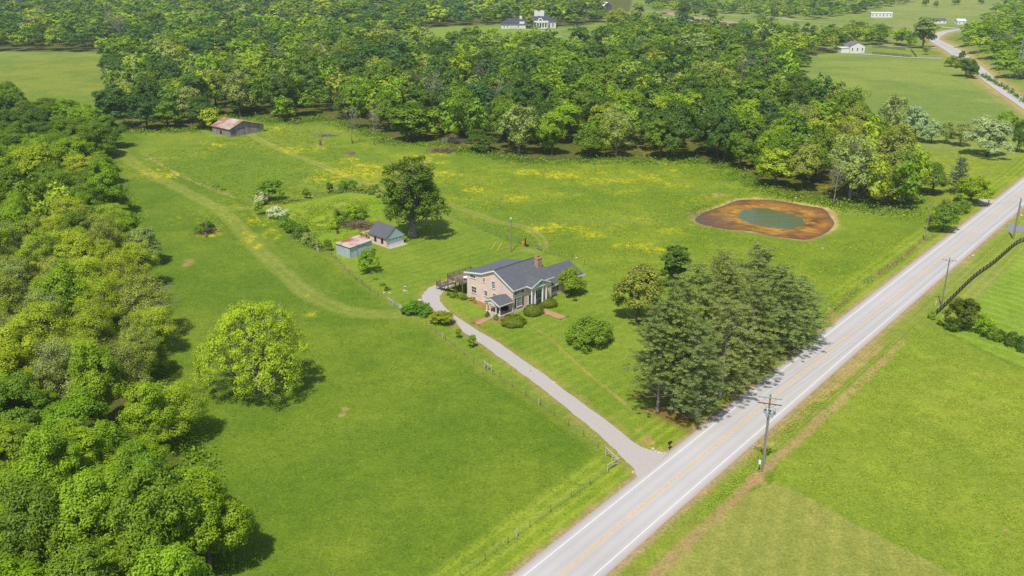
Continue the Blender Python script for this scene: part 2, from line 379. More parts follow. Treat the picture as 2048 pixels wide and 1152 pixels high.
FENCE1 = W([(655,500),(700,548),(770,598),(812,628),(850,650),(905,690),(960,738),(1020,772),(1080,805),(1160,868),(1228,922)])
YELLOW = [(692,345,30,7),(665,353,26,9),(742,342,22,9),(738,372,16,5),(640,352,20,4),(545,460,9,9),(530,445,13,6),(505,442,12,6),(553,475,7,5),(420,470,22,5),(495,478,9,7),(515,492,6,4),(490,465,8,4),(345,352,22,5),(320,340,18,5),(840,318,18,5),(860,325,20,4),
          (870,310,14,3),(1050,345,26,5),(1120,350,30,5),(1180,362,28,6),(1240,362,26,5),(1300,350,24,6),(1090,458,26,6),(1130,455,30,7),(1180,470,20,5),(1250,490,28,4),(1310,500,16,3),(1390,450,16,3),(1300,440,24,5),(880,345,20,4),(1190,345,20,4),(1245,385,30,5),(1340,370,20,4),(1030,395,18,4),(960,380,24,4),(1350,340,26,4),(560,255,6,3),(440,290,24,4),(620,632,10,4),(612,592,12,4),(640,300,14,3),(1675,420,5,7),(1345,460,18,4),(700,320,14,4),(590,300,16,4)]
SUBDIRT = [(380,525,22,6),(420,462,22,7),(1290,875,16,7),(1275,862,10,5),(1300,885,14,5),(640,288,7,4),(1512,955,14,12),(1505,968,8,8),(690,818,6,4),(683,830,7,4),(1632,1045,7,3),(1445,1032,5,3),(1385,1073,4,3),(2012,1060,6,7),(1558,1134,4,2),(975,605,11,4),(1130,768,0.1,0.1),(1108,765,5,2.5),(1320,820,26,10),(730,300,8,3),(815,255,10,4),(1440,390,26,4),(1385,428,14,8),(1660,425,12,10)]
LEFTW = [(-500,1700),(450,1600),(432,1150),(412,1010),(400,930),(325,820),(308,740),(310,680),(305,600),(292,520),(272,450),(240,380),(208,322),(226,290),(180,262),(95,234),(0,204),(-400,165)]
WOODALL = [(-400,104),(214,104),(228,200),(222,262),(300,264),(400,262),(470,232),(555,245),(600,248),(640,236),(700,255),(760,278),(800,288),(870,290),(900,302),(950,303),(1010,318),(1060,325),(1130,322),(1250,324),(1400,325),(1450,335),(1490,362),(1540,385),(1650,408),(1720,420),(1800,428),(1835,420),(1810,345),(1760,290),(1700,250),(1620,212),(1578,160),(1600,112),(1700,104),(1600,86),(1450,72),(1290,64),(1200,88),(1120,102),(880,100),(812,70),(870,55),(1010,46),(1125,54),(1180,50),(1262,22),(1275,-60),(-400,-60)]
FARW = [(1295,20),(1400,24),(1500,32),(1620,42),(1700,30),(1760,20),(1835,2),(1860,-60),(1270,-60)]
MIDW = [(1612,104),(1640,76),(1700,63),(1742,60),(1762,74),(1830,90),(1800,94),(1740,90),(1690,100)]
HILLW = [(1927,84),(1940,112),(1962,132),(1990,148),(2020,163),(2048,172),(2200,190),(2700,200),(2700,-40),(2120,-20),(2010,10),(1955,52)]
OPEN = [[(430,290),(525,290),(540,235),(430,235)],[(820,98),(900,98),(900,118),(830,118)],[(1200,40),(1262,44),(1262,-10),(1200,-10)],[(1690,120),(1740,120),(1740,92),(1690,92)],[(1740,48),(1830,48),(1830,20),(1740,20)]]
WOODP = [W(P) for P in (LEFTW, WOODALL, FARW, MIDW, HILLW)]
def ell(P, x, y, px_, py_, nz, grow=1.0, s0=.55, s1=1.15):
    out = np.zeros(x.shape)
    for (cx, cy, rx, ry) in P:
        gx, gy = G0(cx, cy); ex, _ = G0(cx + rx, cy); _, ey = G0(cx, cy - ry); ax = abs(ex - gx) * grow; ay = abs(ey - gy) * grow
        d = np.hypot((x - gx) / ax, (y - gy) / ay) + nz
        out = np.maximum(out, 1 - sstep(s0, s1, d))
    return out
def ground_colour(x, y):
    n1 = fbm(x / 28, y / 28, 11); n2 = fbm(x / 7, y / 7, 21); n3 = fbm(x / 2.2, y / 2.2, 31, 3); n4 = fbm(x / 70, y / 70, 41, 3)
    wx = x + (n2 - .5) * 1.6 + (n3 - .5) * .7; wy = y + (fbm(x / 6 + 9, y / 6, 51) - .5) * 1.6
    def B(m, c): nonlocal_c[0] = nonlocal_c[0] * (1 - m[:, None]) + np.asarray(c) * m[:, None]
    def two(a, b, m): return a * (1 - m[:, None]) + b * m[:, None]
    mm = sstep(.35, .65, n1 * .6 + n2 * .4)
    nonlocal_c = [two(PAST, PAST2, mm)]
    sd = lambda P, soft=.8: sstep(-soft, soft, sdpoly(wx, wy, P))
    far = sstep(420, 620, y); B(far, two(FARF, FARF2, mm))
    # big hay field on the left of the drive
    LF = W([(240,240),(330,330),(500,410),(660,505),(770,600),(905,690),(1080,805),(1228,925),(1262,952),(1020,1152),(800,1400),(-400,1400),(-400,150)])
    B(sd(LF), two(FIELD, FIELD2, mm)); B(sd(BARNP_P, 2), two(g_(134,160,56), g_(116,150,48), mm))
    dk = sstep(.5, .7, fbm(x / 16 + 3, y / 16, 61)) * .35; B(dk, PAST2 * .8 * np.array([.85, 1, .8]))
    B(sd(LEFTF_P, 3), two(g_(142,160,66), g_(122,150,58), mm))
    B(sd(GARDEN_P), two(LUSH, LUSH2, sstep(.4, .7, n2)))
    B(sd(YARD_P, .5), two(LAWN, LAWN2, mm))
    # mowing rows on the lawn, parallel to the house front
    s = (x * .70603 - y * .70818); row = .5 + .5 * np.sin(s * 2 * math.pi / 2.6 + n2 * 2.2)
    inl = sd(YARD_P, .5); B(inl * sstep(.5, .9, row) * .28, LAWN * 1.22)
    B(sd(NEARR_P), two(g_(150,172,66), g_(134,160,58), mm))
    B(sd(RTALL_P, .35), two(RIGHT, RIGHT2, mm)); B(sd(RTALL_P, .35) * sstep(.6, .75, fbm(x / 5, y / 5, 71)) * .35, g_(150,186,60))
    B(sd(RMOWN_P, .3), two(MOWN, g_(150,164,84), mm))
    row = .5 + .5 * np.sin((x * .93 - y * .36) * 2 * math.pi / 3.6 + n2 * 2.5); B(sd(RMOWN_P, .3) * sstep(.55, .95, row) * .3, MOWN * 1.14)
    B(sd(RLAWN_P, .6), two(g_(146,178,66), g_(130,168,56), mm))
    row = .5 + .5 * np.sin((x * .8 + y * .6) * 2 * math.pi / 3.4 + n2 * 3); B(sd(RLAWN_P, .6) * sstep(.55, .95, row) * .3, g_(176,200,90))
    B(sd(FARF_P, 3), two(FARF, FARF2, sstep(.4, .6, n4 * .5 + n1 * .5))); B(sd(MANS_P, 4), g_(140,170,72)); B(sd(FAR2_P, 4) * .9, two(g_(156,172,96), g_(140,162,90), mm))
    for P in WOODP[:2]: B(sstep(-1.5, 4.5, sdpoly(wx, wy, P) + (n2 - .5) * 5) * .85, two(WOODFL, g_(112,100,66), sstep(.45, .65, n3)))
    # roadside verge with mower stripes
    rd_l = dline(x, y, ROAD); sgn = np.where(inpoly(x, y, ROAD + [(-900, 2000), (-900, -400)]), 1, -1)
    near = (y < 420)
    v = (sstep(13.5, 12.2, rd_l) * near) * (sgn > 0); B(v, two(g_(140,168,54), g_(122,154,44), mm))
    st = .5 + .5 * np.sin(rd_l * 2 * math.pi / 1.9 + (n2 - .5) * 1.0); B(v * sstep(.45, .9, st) * .42 * sstep(12.4, 11.6, rd_l), g_(176,196,72))
    vr = (sstep(9.5, 8.2, rd_l) * near) * (sgn < 0); B(vr, two(g_(140,164,60), g_(160,160,90), sstep(.4, .7, n3)))
    B(vr * sstep(.5, .7, n3) * .5, g_(124,172,40))
    up = np.clip((y - 165) / 25, 0, 1) * (sgn < 0) * near * sstep(16, 14, rd_l) * (x < 150); B(up, two(g_(138,164,64), g_(150,166,84), mm)); B(up * sstep(.5, .9, st) * .35, g_(170,190,90))
    # soil strip turned over beside the road on the right, gravelly road edges
    strip_end = sstep(168, 160, y)
    dd = np.abs(rd_l - 9.3 - (n2 - .5) * 1.0 - np.clip((y - 120) * .012, -.4, .6)); soil = sstep(1.15, .45, dd + (n3 - .5) * 1.1) * (.55 + .45 * sstep(.3, .55, n3)) * (sgn < 0) * strip_end
    B(soil, two(DIRT, TAN, sstep(110, 150, y + (n2 - .5) * 30) * .8))
    tan2 = sstep(1.5, .5, np.abs(rd_l - 6.3) + (n3 - .5) * 1.6) * (sgn < 0) * strip_end * sstep(112, 135, y); B(tan2 * .8, TAN)
    B(sstep(5.9, 5.1, rd_l + (n3 - .5) * .9) * .85 * near, g_(180,164,132)); B(sstep(9, 6, rd_l + (n2 - .5) * 3) * (y > 420) * .75, g_(196,180,128))
    fe = sstep(14, 9, rd_l + (n2 - .5) * 4) * (y > 420) * .4; B(fe, TAN)
    # mown tracks, dry strips, wear
    for P, wd, c_, am in ((T1, 2.3, TRACK, .62), (T1b, 1.8, TRACK, .6), (T2, 1.4, TRACK, .42), (T3, .8, TRACK, .25)):
        B(sstep(wd + .9, wd - .5, dline(wx, wy, P)) * am, c_)
    dT = dline(x, y, T1); B(sstep(.45, .2, np.abs(np.abs(dT) - 1.0) + (n3 - .5) * .3) * .3, g_(160,168,92))
    dT = dline(x, y, T2); B(sstep(.5, .2, np.abs(dT - .9) + (n3 - .5) * .6) * .35, TAN)
    B(sstep(1.1, .3, dline(x, y, TAN1) + (n3 - .5) * 1.4) * .8, TAN); B(sstep(1.0, .3, dline(x, y, TAN2) + (n3 - .5) * 1.2) * .75, g_(200,184,130))
    B(sstep(.9, .25, dline(x, y, DITCH) + (n3 - .5) * 1.5) * sstep(.38, .55, n2) * .9, g_(170,150,108))
    B(sstep(.34, .08, dline(x, y, SCAR) + (n3 - .5) * .6) * .5, g_(196,168,118))
    B(sstep(2.4, .8, dline(x, y, FENCE1) + (n2 - .5) * 1.5) * .45, g_(140,156,64))
    B(sstep(2.2, .3, dline(x, y, DRIVE, True) + (n3 - .5) * 1.6) * .5, g_(176,160,110))
    yl = ell(YELLOW, x, y, 0, 0, (n2 - .5) * 1.6 + (n1 - .5) * 1.3, 1.7, .0, 1.4); sp1 = fbm(x / 1.1, y / 1.1, 81, 4); sp2 = fbm(x / .5, y / .5, 83, 2)
    B(np.clip(yl * (.10 + 1.1 * sstep(.53, .72, sp1 * .7 + sp2 * .3 + yl * .10)) * (1 - .5 * sstep(10, 30, x) * (y > 225)), 0, .70), YEL)
    yf = sstep(.48, .66, fbm(x / 15, y / 15, 95, 4)) * sstep(.50, .64, sp1 * .6 + sp2 * .4) * .28 * sstep(222, 262, y) * (y < 420); B(yf, YEL)
    B(ell(SUBDIRT, x, y, 0, 0, (n3 - .5) * 2.0 + (n2 - .5)) * .55, two(BARE, CLAY, mm))
    # leaf litter under the roadside pines, mulch by the side porch, damp bank of the pond
    PINE_P = W([(1250,800),(1300,835),(1385,862),(1480,792),(1600,690),(1600,660),(1400,700),(1290,760)])
    B(sd(PINE_P, 2.5) * sstep(.36, .6, n2 * .5 + n3 * .5) * .75, LITTER)
    B(sstep(-2.8, -.8, sdpoly(wx, wy, POND) + (n3 - .5) * 1.5) * .85, two(g_(206,190,140), g_(170,150,108), sstep(.4, .6, n2)))
    B(sstep(2.0, .6, dline(x, y, W([(936,595),(960,606),(1000,625)]))) * .8, g_(172,130,96))
    B(ell([(958,643,16,9),(995,640,14,7)], x, y, 0, 0, (n3 - .5) * .5) * .85, g_(172,130,96))
    return np.clip(nonlocal_c[0], .004, .9), far
# polar fan of cells round the point below the camera: fine in front of it, coarse behind
ang = np.concatenate([np.linspace(-180, -40, 60, endpoint=False), np.linspace(-40, 40, 1180, endpoint=False), np.linspace(40, 180, 61)])
rr = np.concatenate([[0, 20, 40, 55, 66], np.geomspace(70, 1500, 760), np.geomspace(1560, 9000, 40)])
AA, RR = np.meshgrid(np.radians(ang), rr); gx = (RR * np.sin(AA)).ravel(); gy = (RR * np.cos(AA)).ravel()
cols = np.zeros((gx.size, 3)); fars = np.zeros(gx.size)
vis = (np.abs(np.degrees(AA.ravel())) < 42) & (RR.ravel() < 2400)
cols[:] = PAST
c_, f_ = ground_colour(gx[vis], gy[vis]); cols[vis] = c_; fars[vis] = f_
gzv = gz(gx, gy); na, nr = len(ang), len(rr)
ii, jj = np.meshgrid(np.arange(nr - 1), np.arange(na - 1), indexing='ij'); b_ = (ii * na + jj).ravel()
Q = np.stack([b_, b_ + na, b_ + na + 1, b_ + 1], 1)[:, ::-1]
m, n, o = nmat('grassland'); b = N(n, 'ShaderNodeBsdfPrincipled', i_Roughness=.92); b.inputs['Specular IOR Level'].default_value = .15
at = N(n, 'ShaderNodeAttribute', attribute_name='col'); v = mapping(n)
f1 = noise(n, 2.2, 6, .72, v); f2 = noise(n, .55, 4, .6, v, .6); f3 = noise(n, .09, 4, .6, v); f4 = noise(n, 7, 3, .6, v)
c = mix(n, 1.0, at.outputs['Color'], ramp(n, f1, .30, .70, (.62,.68,.56), (1.36,1.28,1.36)), 'MULTIPLY')
c = mix(n, 1.0, c, ramp(n, f2, .32, .68, (.84,.88,.80), (1.15,1.11,1.15)), 'MULTIPLY')
c = mix(n, 1.0, c, ramp(n, f3, .3, .7, (.90,.93,.86), (1.10,1.06,1.12)), 'MULTIPLY')
c = mix(n, 1.0, c, ramp(n, f4, .3, .7, (.78,.80,.76), (1.20,1.18,1.2)), 'MULTIPLY')
n.links.new(c, b.inputs['Base Color'])
bp = N(n, 'ShaderNodeBump', i_Strength=.55, i_Distance=.35); n.links.new(f1, bp.inputs['Height']); n.links.new(bp.outputs[0], b.inputs['Normal'])
n.links.new(b.outputs[0], o.inputs[0])
tag(ob('ground', mesh_np('ground', np.c_[gx, gy, gzv], Q, m, cattrs={'col': cols}, smooth=True)), kind='structure')

# ------------------------------------------------------------------ road surface and markings
m, n, o = nmat('worn_asphalt'); b = N(n, 'ShaderNodeBsdfPrincipled', i_Roughness=.9); b.inputs['Specular IOR Level'].default_value = .2
at = N(n, 'ShaderNodeAttribute', attribute_name='off'); v = mapping(n)
base = mix(n, ramp(n, noise(n, .06, 5, .6, v), .3, .7), lin(207,203,199,.79), lin(197,193,189,.79))
# wheel paths: slightly darker polished bands at a fixed distance from the lane centres
ab = N(n, 'ShaderNodeMath', operation='ABSOLUTE'); n.links.new(at.outputs['Fac'], ab.inputs[0])
s1 = N(n, 'ShaderNodeMath', operation='SUBTRACT'); n.links.new(ab.outputs[0], s1.inputs[0]); s1.inputs[1].default_value = 1.68
ab2 = N(n, 'ShaderNodeMath', operation='ABSOLUTE'); n.links.new(s1.outputs[0], ab2.inputs[0])
s2 = N(n, 'ShaderNodeMath', operation='SUBTRACT'); n.links.new(ab2.outputs[0], s2.inputs[0]); s2.inputs[1].default_value = .85
ab3 = N(n, 'ShaderNodeMath', operation='ABSOLUTE'); n.links.new(s2.outputs[0], ab3.inputs[0])
base = mix(n, 1.0, base, ramp(n, ab3.outputs[0], .1, .6, (.93,.93,.94), (1.0,1.0,1.0)), 'MULTIPLY')
base = mix(n, 1.0, base, ramp(n, noise(n, 9, 6, .7, v), .25, .75, (.9,.9,.9), (1.1,1.1,1.1)), 'MULTIPLY')
sh_ = mix(n, ramp(n, ab.outputs[0], .0, 1.0), base, base)
edge = N(n, 'ShaderNodeMapRange'); n.links.new(ab.outputs[0], edge.inputs[0]); edge.inputs[1].default_value = 3.6; edge.inputs[2].default_value = 4.5
base = mix(n, edge.outputs[0], base, lin(196,184,178,.68)); n.links.new(base, b.inputs['Base Color']); n.links.new(b.outputs[0], o.inputs[0])
asphalt = m
def road_mesh():
    offs = [-4.45, -3.6, -2.5, -1.7, -.85, 0, .85, 1.7, 2.5, 3.6, 4.6]; P = np.array(ROAD)
    dense = []
    for i in range(len(P) - 1):
        for t in (0, .25, .5, .75): dense.append(P[i] * (1 - t) + P[i + 1] * t)
    P = np.array(dense); rows = []
    for k, o_ in enumerate(offs):
        a = offset_line(P, o_)
        if k in (0, len(offs) - 1): a = offset_line(P, o_ ) + ((fbm(P[:, 0] * .9, P[:, 1] * .9, 5 + k) - .5) * .5)[:, None]
        rows.append(np.c_[a, gz(a[:, 0], a[:, 1]) + (.03 if 0 < k < len(offs) - 1 else .0)])
    V = np.stack(rows, 1); n_, k_ = V.shape[:2]; V = V.reshape(-1, 3); i, j = np.meshgrid(np.arange(n_ - 1), np.arange(k_ - 1), indexing='ij'); b0 = (i * k_ + j).ravel()
    far = V[:, 1] > 420; V[far, 2] += .12
    return mesh_np('road', V, np.stack([b0, b0 + k_, b0 + k_ + 1, b0 + 1], 1)[:, ::-1], asphalt, attrs={'off': np.tile(offs, n_)})
road = tag(ob('road', road_mesh()), kind='structure')
yel = surf('yellow_road_paint', lin(246,200,128,.80), .7, .25, 1.5); whi = surf('white_road_paint', lin(240,238,236,.85), .7, .12, 1.5)
NEAR = [p for p in ROAD if p[1] < 420]; FARR = [p for p in ROAD if p[1] >= 400]
for R_, z_ in ((NEAR, .036), (FARR, .17)):
    strip(R_, -3.42, -3.27, z_, 'edge_line', whi, road); strip(R_, 3.27, 3.42, z_, 'edge_line', whi, road)
    strip(R_, -.20, -.07, z_, 'centre_line', yel, road); strip(R_, .07, .20, z_, 'centre_line', yel, road)
tag(MB().sheet(DRIVE, .022).build('driveway', gravel_mat), kind='structure')
def sheet_path(name, px, mat, z=.02, kind='structure'):
    P = W(px); return tag(MB().sheet(P, z).build(name, mat), kind=kind)
pale_gravel = surf('pale_gravel', lin(215,205,190,.72), .95, .15, 1)
grey_drive = surf('dark_drive', lin(160,158,170,.72), .95, .15, 1)
sheet_path('side_driveway', [(1958,397.5),(1985,399),(2001,400),(1990,411),(1975,409),(1955,406)], pale_gravel)
sheet_path('side_apron', [(2010,461),(2022,447),(2048,452),(2100,460),(2100,470),(2048,465)], grey_drive)
def far_path(name, px, wd, mat=pale_gravel, z=.25):
    P = catmull(W(px), 6); return tag(strip(P, -wd / 2, wd / 2, z, name, mat), kind='structure')
far_path('far_drive', [(1005,78),(1040,76),(1075,75),(1100,74.5),(1125,74)], 5)
far_path('mansion_drive', [(1045,59.5),(1070,61),(1090,62.5),(1112,63.5)], 5)
far_path('far_lane', [(1278,33),(1330,36),(1380,41),(1430,46),(1470,52)], 9)
far_path('far_lane', [(1420,28),(1480,32),(1530,33),(1560,36),(1590,41),(1625,43)], 6)
far_path('paddock_drive', [(1740,92),(1780,93),(1830,94.5),(1872,96)], 6)
far_path('paddock_lane', [(1708,108),(1760,111),(1810,115),(1845,116.5),(1885,117)], 5)
far_path('side_road', [(1880,54),(1910,57),(1940,58)], 8)
far_path('side_lane', [(1788,49),(1825,50)], 4)
far_path('dirt_lane', [(1315,27),(1335,26),(1370,33),(1420,40),(1470,47)], 22, surf('bare_clay', lin(206,176,150,.72), .95, .25, .05))
# ------------------------------------------------------------------ pond
xs = np.arange(44, 104, .35); ys = np.arange(228, 282, .35); PX, PY = np.meshgrid(xs, ys); px_, py_ = PX.ravel(), PY.ravel()
keep = sdpoly(px_, py_, POND) > -1.0
sdc = sdpoly(px_ + (fbm(px_ / 3, py_ / 3, 5) - .5) * 3.0, py_ + (fbm(px_ / 3 + 7, py_ / 3, 6) - .5) * 3.0, CLEAR)
nx = len(xs); i, j = np.meshgrid(np.arange(len(ys) - 1), np.arange(nx - 1), indexing='ij'); b0 = (i * nx + j).ravel(); Qp = np.stack([b0, b0 + 1, b0 + nx + 1, b0 + nx], 1)
Qp = Qp[keep[Qp].all(1)]
m, n, o = nmat('pond_water'); b = N(n, 'ShaderNodeBsdfPrincipled'); b.inputs['Specular IOR Level'].default_value = .22
at = N(n, 'ShaderNodeAttribute', attribute_name='algae'); v = mapping(n); v2 = mapping(n, (.5, 1.2, 1))
al = mix(n, ramp(n, noise(n, .35, 6, .7, v2, .5), .42, .6), lin(168,118,44,.75), lin(212,164,60,.8))
rg_ = N(n, 'ShaderNodeAttribute', attribute_name='ring'); al = mix(n, rg_.outputs['Fac'], al, mix(n, ramp(n, noise(n, .9, 5, .7, v2), .4, .6), lin(126,86,46,.7), lin(168,116,62,.7)))
al = mix(n, ramp(n, noise(n, .12, 4, .6, v), .5, .66), al, lin(122,84,52,.7))
al = mix(n, 1.0, al, ramp(n, noise(n, 3, 5, .7, v), .3, .7, (.7,.7,.7), (1.2,1.2,1.2)), 'MULTIPLY')
dm = N(n, 'ShaderNodeAttribute', attribute_name='mud'); al = mix(n, dm.outputs['Fac'], al, lin(112,92,78,.7))
pat = N(n, 'ShaderNodeMath', operation='ADD'); n.links.new(at.outputs['Fac'], pat.inputs[0])
nn = N(n, 'ShaderNodeMath', operation='MULTIPLY'); n.links.new(noise(n, .8, 5, .7, v), nn.inputs[0]); nn.inputs[1].default_value = .62; n.links.new(nn.outputs[0], pat.inputs[1])
msk = ramp(n, pat.outputs[0], .66, .90)
n.links.new(mix(n, msk, lin(96,108,74,.9), al), b.inputs['Base Color']); rg = mix(n, msk, (.22,)*3, (.8,)*3); n.links.new(rg, b.inputs['Roughness'])
bp = N(n, 'ShaderNodeBump', i_Strength=.05, i_Distance=.05); n.links.new(noise(n, 2.5, 3, .6, v), bp.inputs['Height']); n.links.new(bp.outputs[0], b.inputs['Normal'])
n.links.new(b.outputs[0], o.inputs[0])
gxm, gym = G0(1440, 440); shore = np.clip(1 - sdpoly(px_, py_, POND) / 1.4 + (fbm(px_, py_, 9) - .5), 0, 1) * .6; mud = shore + np.exp(-(((px_ - gxm + 6) / 9) ** 2 + ((py_ - gym) / 8) ** 2)) * .9
tag(ob('pond_water', mesh_np('pond_water', np.c_[px_, py_, np.full(px_.size, -.26)], Qp, m, attrs={'ring': np.clip(-sdc / 8 + (fbm(px_ / 2, py_ / 2, 8) - .5) * .9 - .15, 0, 1), 'algae': np.clip(.5 - sdc / 4.0, 0, 1), 'mud': mud})), kind='structure')
# ------------------------------------------------------------------ vegetation: materials
def leaf_mat(name, src, trans=.30, sat=1.0):
    m, n, o = nmat(name); v = N(n, 'ShaderNodeAttribute', attribute_name='v')
    if src == 'object': c0 = N(n, 'ShaderNodeObjectInfo').outputs['Color']
    else: c0 = N(n, 'ShaderNodeAttribute', attribute_name='col').outputs['Color']
    # leaf to leaf and clump to clump colour variation: young yellowish, old bluish leaves
    c = mix(n, 1.0, c0, ramp(n, v.outputs['Fac'], 0, 1, (.60,.68,.70), (1.36,1.32,1.0)), 'MULTIPLY')
    d = N(n, 'ShaderNodeBsdfDiffuse'); t = N(n, 'ShaderNodeBsdfTranslucent'); g = N(n, 'ShaderNodeBsdfGlossy', i_Roughness=.45); g.inputs[0].default_value = (1, 1, 1, 1)
    n.links.new(c, d.inputs[0]); n.links.new(mix(n, 1.0, c, (1.15, 1.2, .6), 'MULTIPLY'), t.inputs[0])
    a = N(n, 'ShaderNodeMixShader'); a.inputs[0].default_value = trans; n.links.new(d.outputs[0], a.inputs[1]); n.links.new(t.outputs[0], a.inputs[2])
    e = N(n, 'ShaderNodeMixShader'); e.inputs[0].default_value = .012; n.links.new(a.outputs[0], e.inputs[1]); n.links.new(g.outputs[0], e.inputs[2])
    n.links.new(e.outputs[0], o.inputs[0]); return m
leaf = leaf_mat('leaves', 'object'); leaf_c = leaf_mat('woodland_leaves', 'col'); needle = leaf_mat('needles', 'object', .15)
bark = surf('bark', lin(120,108,94,.7), .95, .4, 3, sc=(1,1,.3)); bark_pale = surf('pale_bark', lin(168,158,146,.75), .95, .3, 3, sc=(1,1,.3))
twig = surf('bare_twigs', lin(168,158,148,.75), .95, .25, 2)
# ------------------------------------------------------------------ vegetation: generators (numpy)
def unit(a): return a / (np.linalg.norm(a, axis=-1, keepdims=True) + 1e-9)
def rdirs(r, n): return unit(r.normal(size=(n, 3)))
def leaf_quads(C, Nn, size, r, asp=.62):
    """one slightly folded leaf or leaf spray per row of C, facing Nn"""
    n = len(C); t = unit(np.cross(Nn, r.normal(size=(n, 3)))); b = np.cross(Nn, t); s = size * r.uniform(.6, 1.3, (n, 1))
    fold = Nn * s * r.uniform(-.25, .25, (n, 1))
    V = np.stack([C - t * s, C - b * s * asp + fold, C + t * s, C + b * s * asp + fold], 1).reshape(-1, 3)
    return V, np.arange(4 * n).reshape(-1, 4)
def crown_blobs(r, H, R, base, nb, spread=.50, rb=(.36, .54), top=1.0):
    """big limbs of foliage: centres and radii inside the envelope"""
    out = []
    hz = H - base
    for k in range(nb):
        a = 2.399 * k + r.uniform(-.5, .5); f = (k + .5) / nb; q = R * spread * (1 - .55 * f) * r.uniform(.7, 1.25)
        out.append([q * math.cos(a), q * math.sin(a), base + hz * (.22 + .58 * f * top) , R * r.uniform(*rb) * (1 - .25 * f)])
    out.append([r.uniform(-.1, .1) * R, r.uniform(-.1, .1) * R, base + hz * .55, R * .55])
    return np.array(out)
def broad_crown(seed, H=16, R=6, base=4, nb=9, lobes=80, per=220, size=.26, lr=(.16, .28), flat=.95, sparse=0.0, droop=0.0):
    r = np.random.default_rng(seed); BL = crown_blobs(r, H, R, base, nb); cz = base + (H - base) * .5; LC = []; LR = []
    w_ = BL[:, 3] ** 2; pick = r.choice(len(BL), lobes * 3, p=w_ / w_.sum())
    for k in pick:
        d = rdirs(r, 1)[0]
        if d[2] < -.45: continue
        p = BL[k, :3] + d * BL[k, 3] * np.array([1, 1, 1.0]) * r.uniform(.72, 1.02)
        if p[2] < base * .6: continue
        # keep only lobes that reach the outside of the union of blobs
        ins = np.linalg.norm((p - BL[:, :3]) / (BL[:, 3:4] * np.array([1, 1, 1.0])), axis=1); ins[k] = 9
        if ins.min() < .72 and r.uniform() > .15: continue
        LC.append(p); LR.append(R * r.uniform(*lr))
        if len(LC) >= lobes: break
    LC = np.array(LC); LR = np.array(LR); n = len(LC); tot = n * per
    li = np.repeat(np.arange(n), per); d = rdirs(r, tot); out = unit(LC - np.array([0, 0, cz])); bias = unit(out * .7 + np.array([0, 0, .75]))
    dd = (d * bias[li]).sum(1); keep = dd > r.uniform(-.75, .25, tot)
    if sparse: keep &= r.uniform(size=tot) > sparse
    d = d[keep]; li = li[keep]; rad_ = r.uniform(.42, 1.14, len(li)) ** .75
    C = LC[li] + d * (LR[li] * rad_)[:, None] * np.array([1, 1, flat])
    if droop: C[:, 2] -= droop * (np.hypot(C[:, 0], C[:, 1]) / R) ** 2 * r.uniform(.3, 1, len(C))
    Nn = unit(d * .75 + np.array([0, 0, .35]) + out[li] * .3 + r.normal(size=d.shape) * .30)
    V, Q = leaf_quads(C, Nn, size, r)
    v = np.clip(.5 + (r.uniform(-.5, .5, n) * .50)[li] + r.uniform(-.16, .16, len(li)), 0, 1)
    return V, Q, np.repeat(v, 4), LC, LR, BL
def branches(seed, H, R, base, tips, r0=.28, fork=.35, twigs=0, tw_r=.02, segs=4):
    """tapered trunk with one limb to each tip (tips: n x 3)"""
    r = np.random.default_rng(seed + 99); mb = MB(); lean = r.uniform(-.04, .04, 2) * H
    tr = [(lean[0] * t, lean[1] * t, H * .86 * t) for t in (0, .05, .3, .55, .8, 1)]
    mb.tube(tr, [r0 * 1.45, r0, r0 * .82, r0 * .55, r0 * .28, r0 * .08], 7)
    def at(z):
        t = np.clip(z / (H * .86), 0, 1); return np.array([lean[0] * t, lean[1] * t, z])
    for p in tips:
        z0 = max(base * .6, min(p[2] - .15 * H * r.uniform(.6, 1.5), H * .8)); s_ = at(z0); m_ = (s_ + p) / 2 + np.array([0, 0, -.04 * H]) + r.normal(size=3) * .02 * H
        ra = r0 * .38 * (1 - .6 * z0 / H); mb.tube([s_, m_, p], [ra, ra * .6, ra * .18], 5, False)
        for _ in range(twigs):
            q = m_ + (p - m_) * r.uniform(.1, 1); e_ = q + unit(rdirs(r, 1)[0] + unit(p - s_) * .9 + np.array([0, 0, .25])) * R * r.uniform(.12, .34)
            mb.tube([q, (q + e_) / 2 + r.normal(size=3) * .08, e_], [tw_r * 2.2, tw_r * 1.5, tw_r * .7], 3, False)
            for __ in range(2):
                f = e_ + rdirs(r, 1)[0] * R * .12; mb.tube([(q + e_) / 2, f], [tw_r * 1.3, tw_r * .6], 3, False)
    return mb
def me_of(mb, name, mat):
    me = bpy.data.meshes.new(name); me.from_pydata(mb.v, [], mb.f); me.materials.append(mat)
    me.polygons.foreach_set('use_smooth', [True] * len(me.polygons)); me.update(); return me
PROTO = {}
def reg(kind, H, R, crown_me, trunk_me): PROTO.setdefault(kind, []).append((H, R, crown_me, trunk_me))
def make_broad(kind, seed, lm=None, tm=None, twigs=0, r0=.28, ntips=14, **kw):
    V, Q, v, LC, LR, BL = broad_crown(seed, **kw); r = np.random.default_rng(seed)
    tips = np.concatenate([BL[:, :3], LC[r.choice(len(LC), min(ntips, len(LC)), replace=False)]])
    H, R, base = kw['H'], kw['R'], kw['base']
    reg(kind, H, R, mesh_np('crown', V, Q, lm or leaf, attrs={'v': v}), me_of(branches(seed, H, R, base, tips, r0, twigs=twigs), 'trunk', tm or bark))
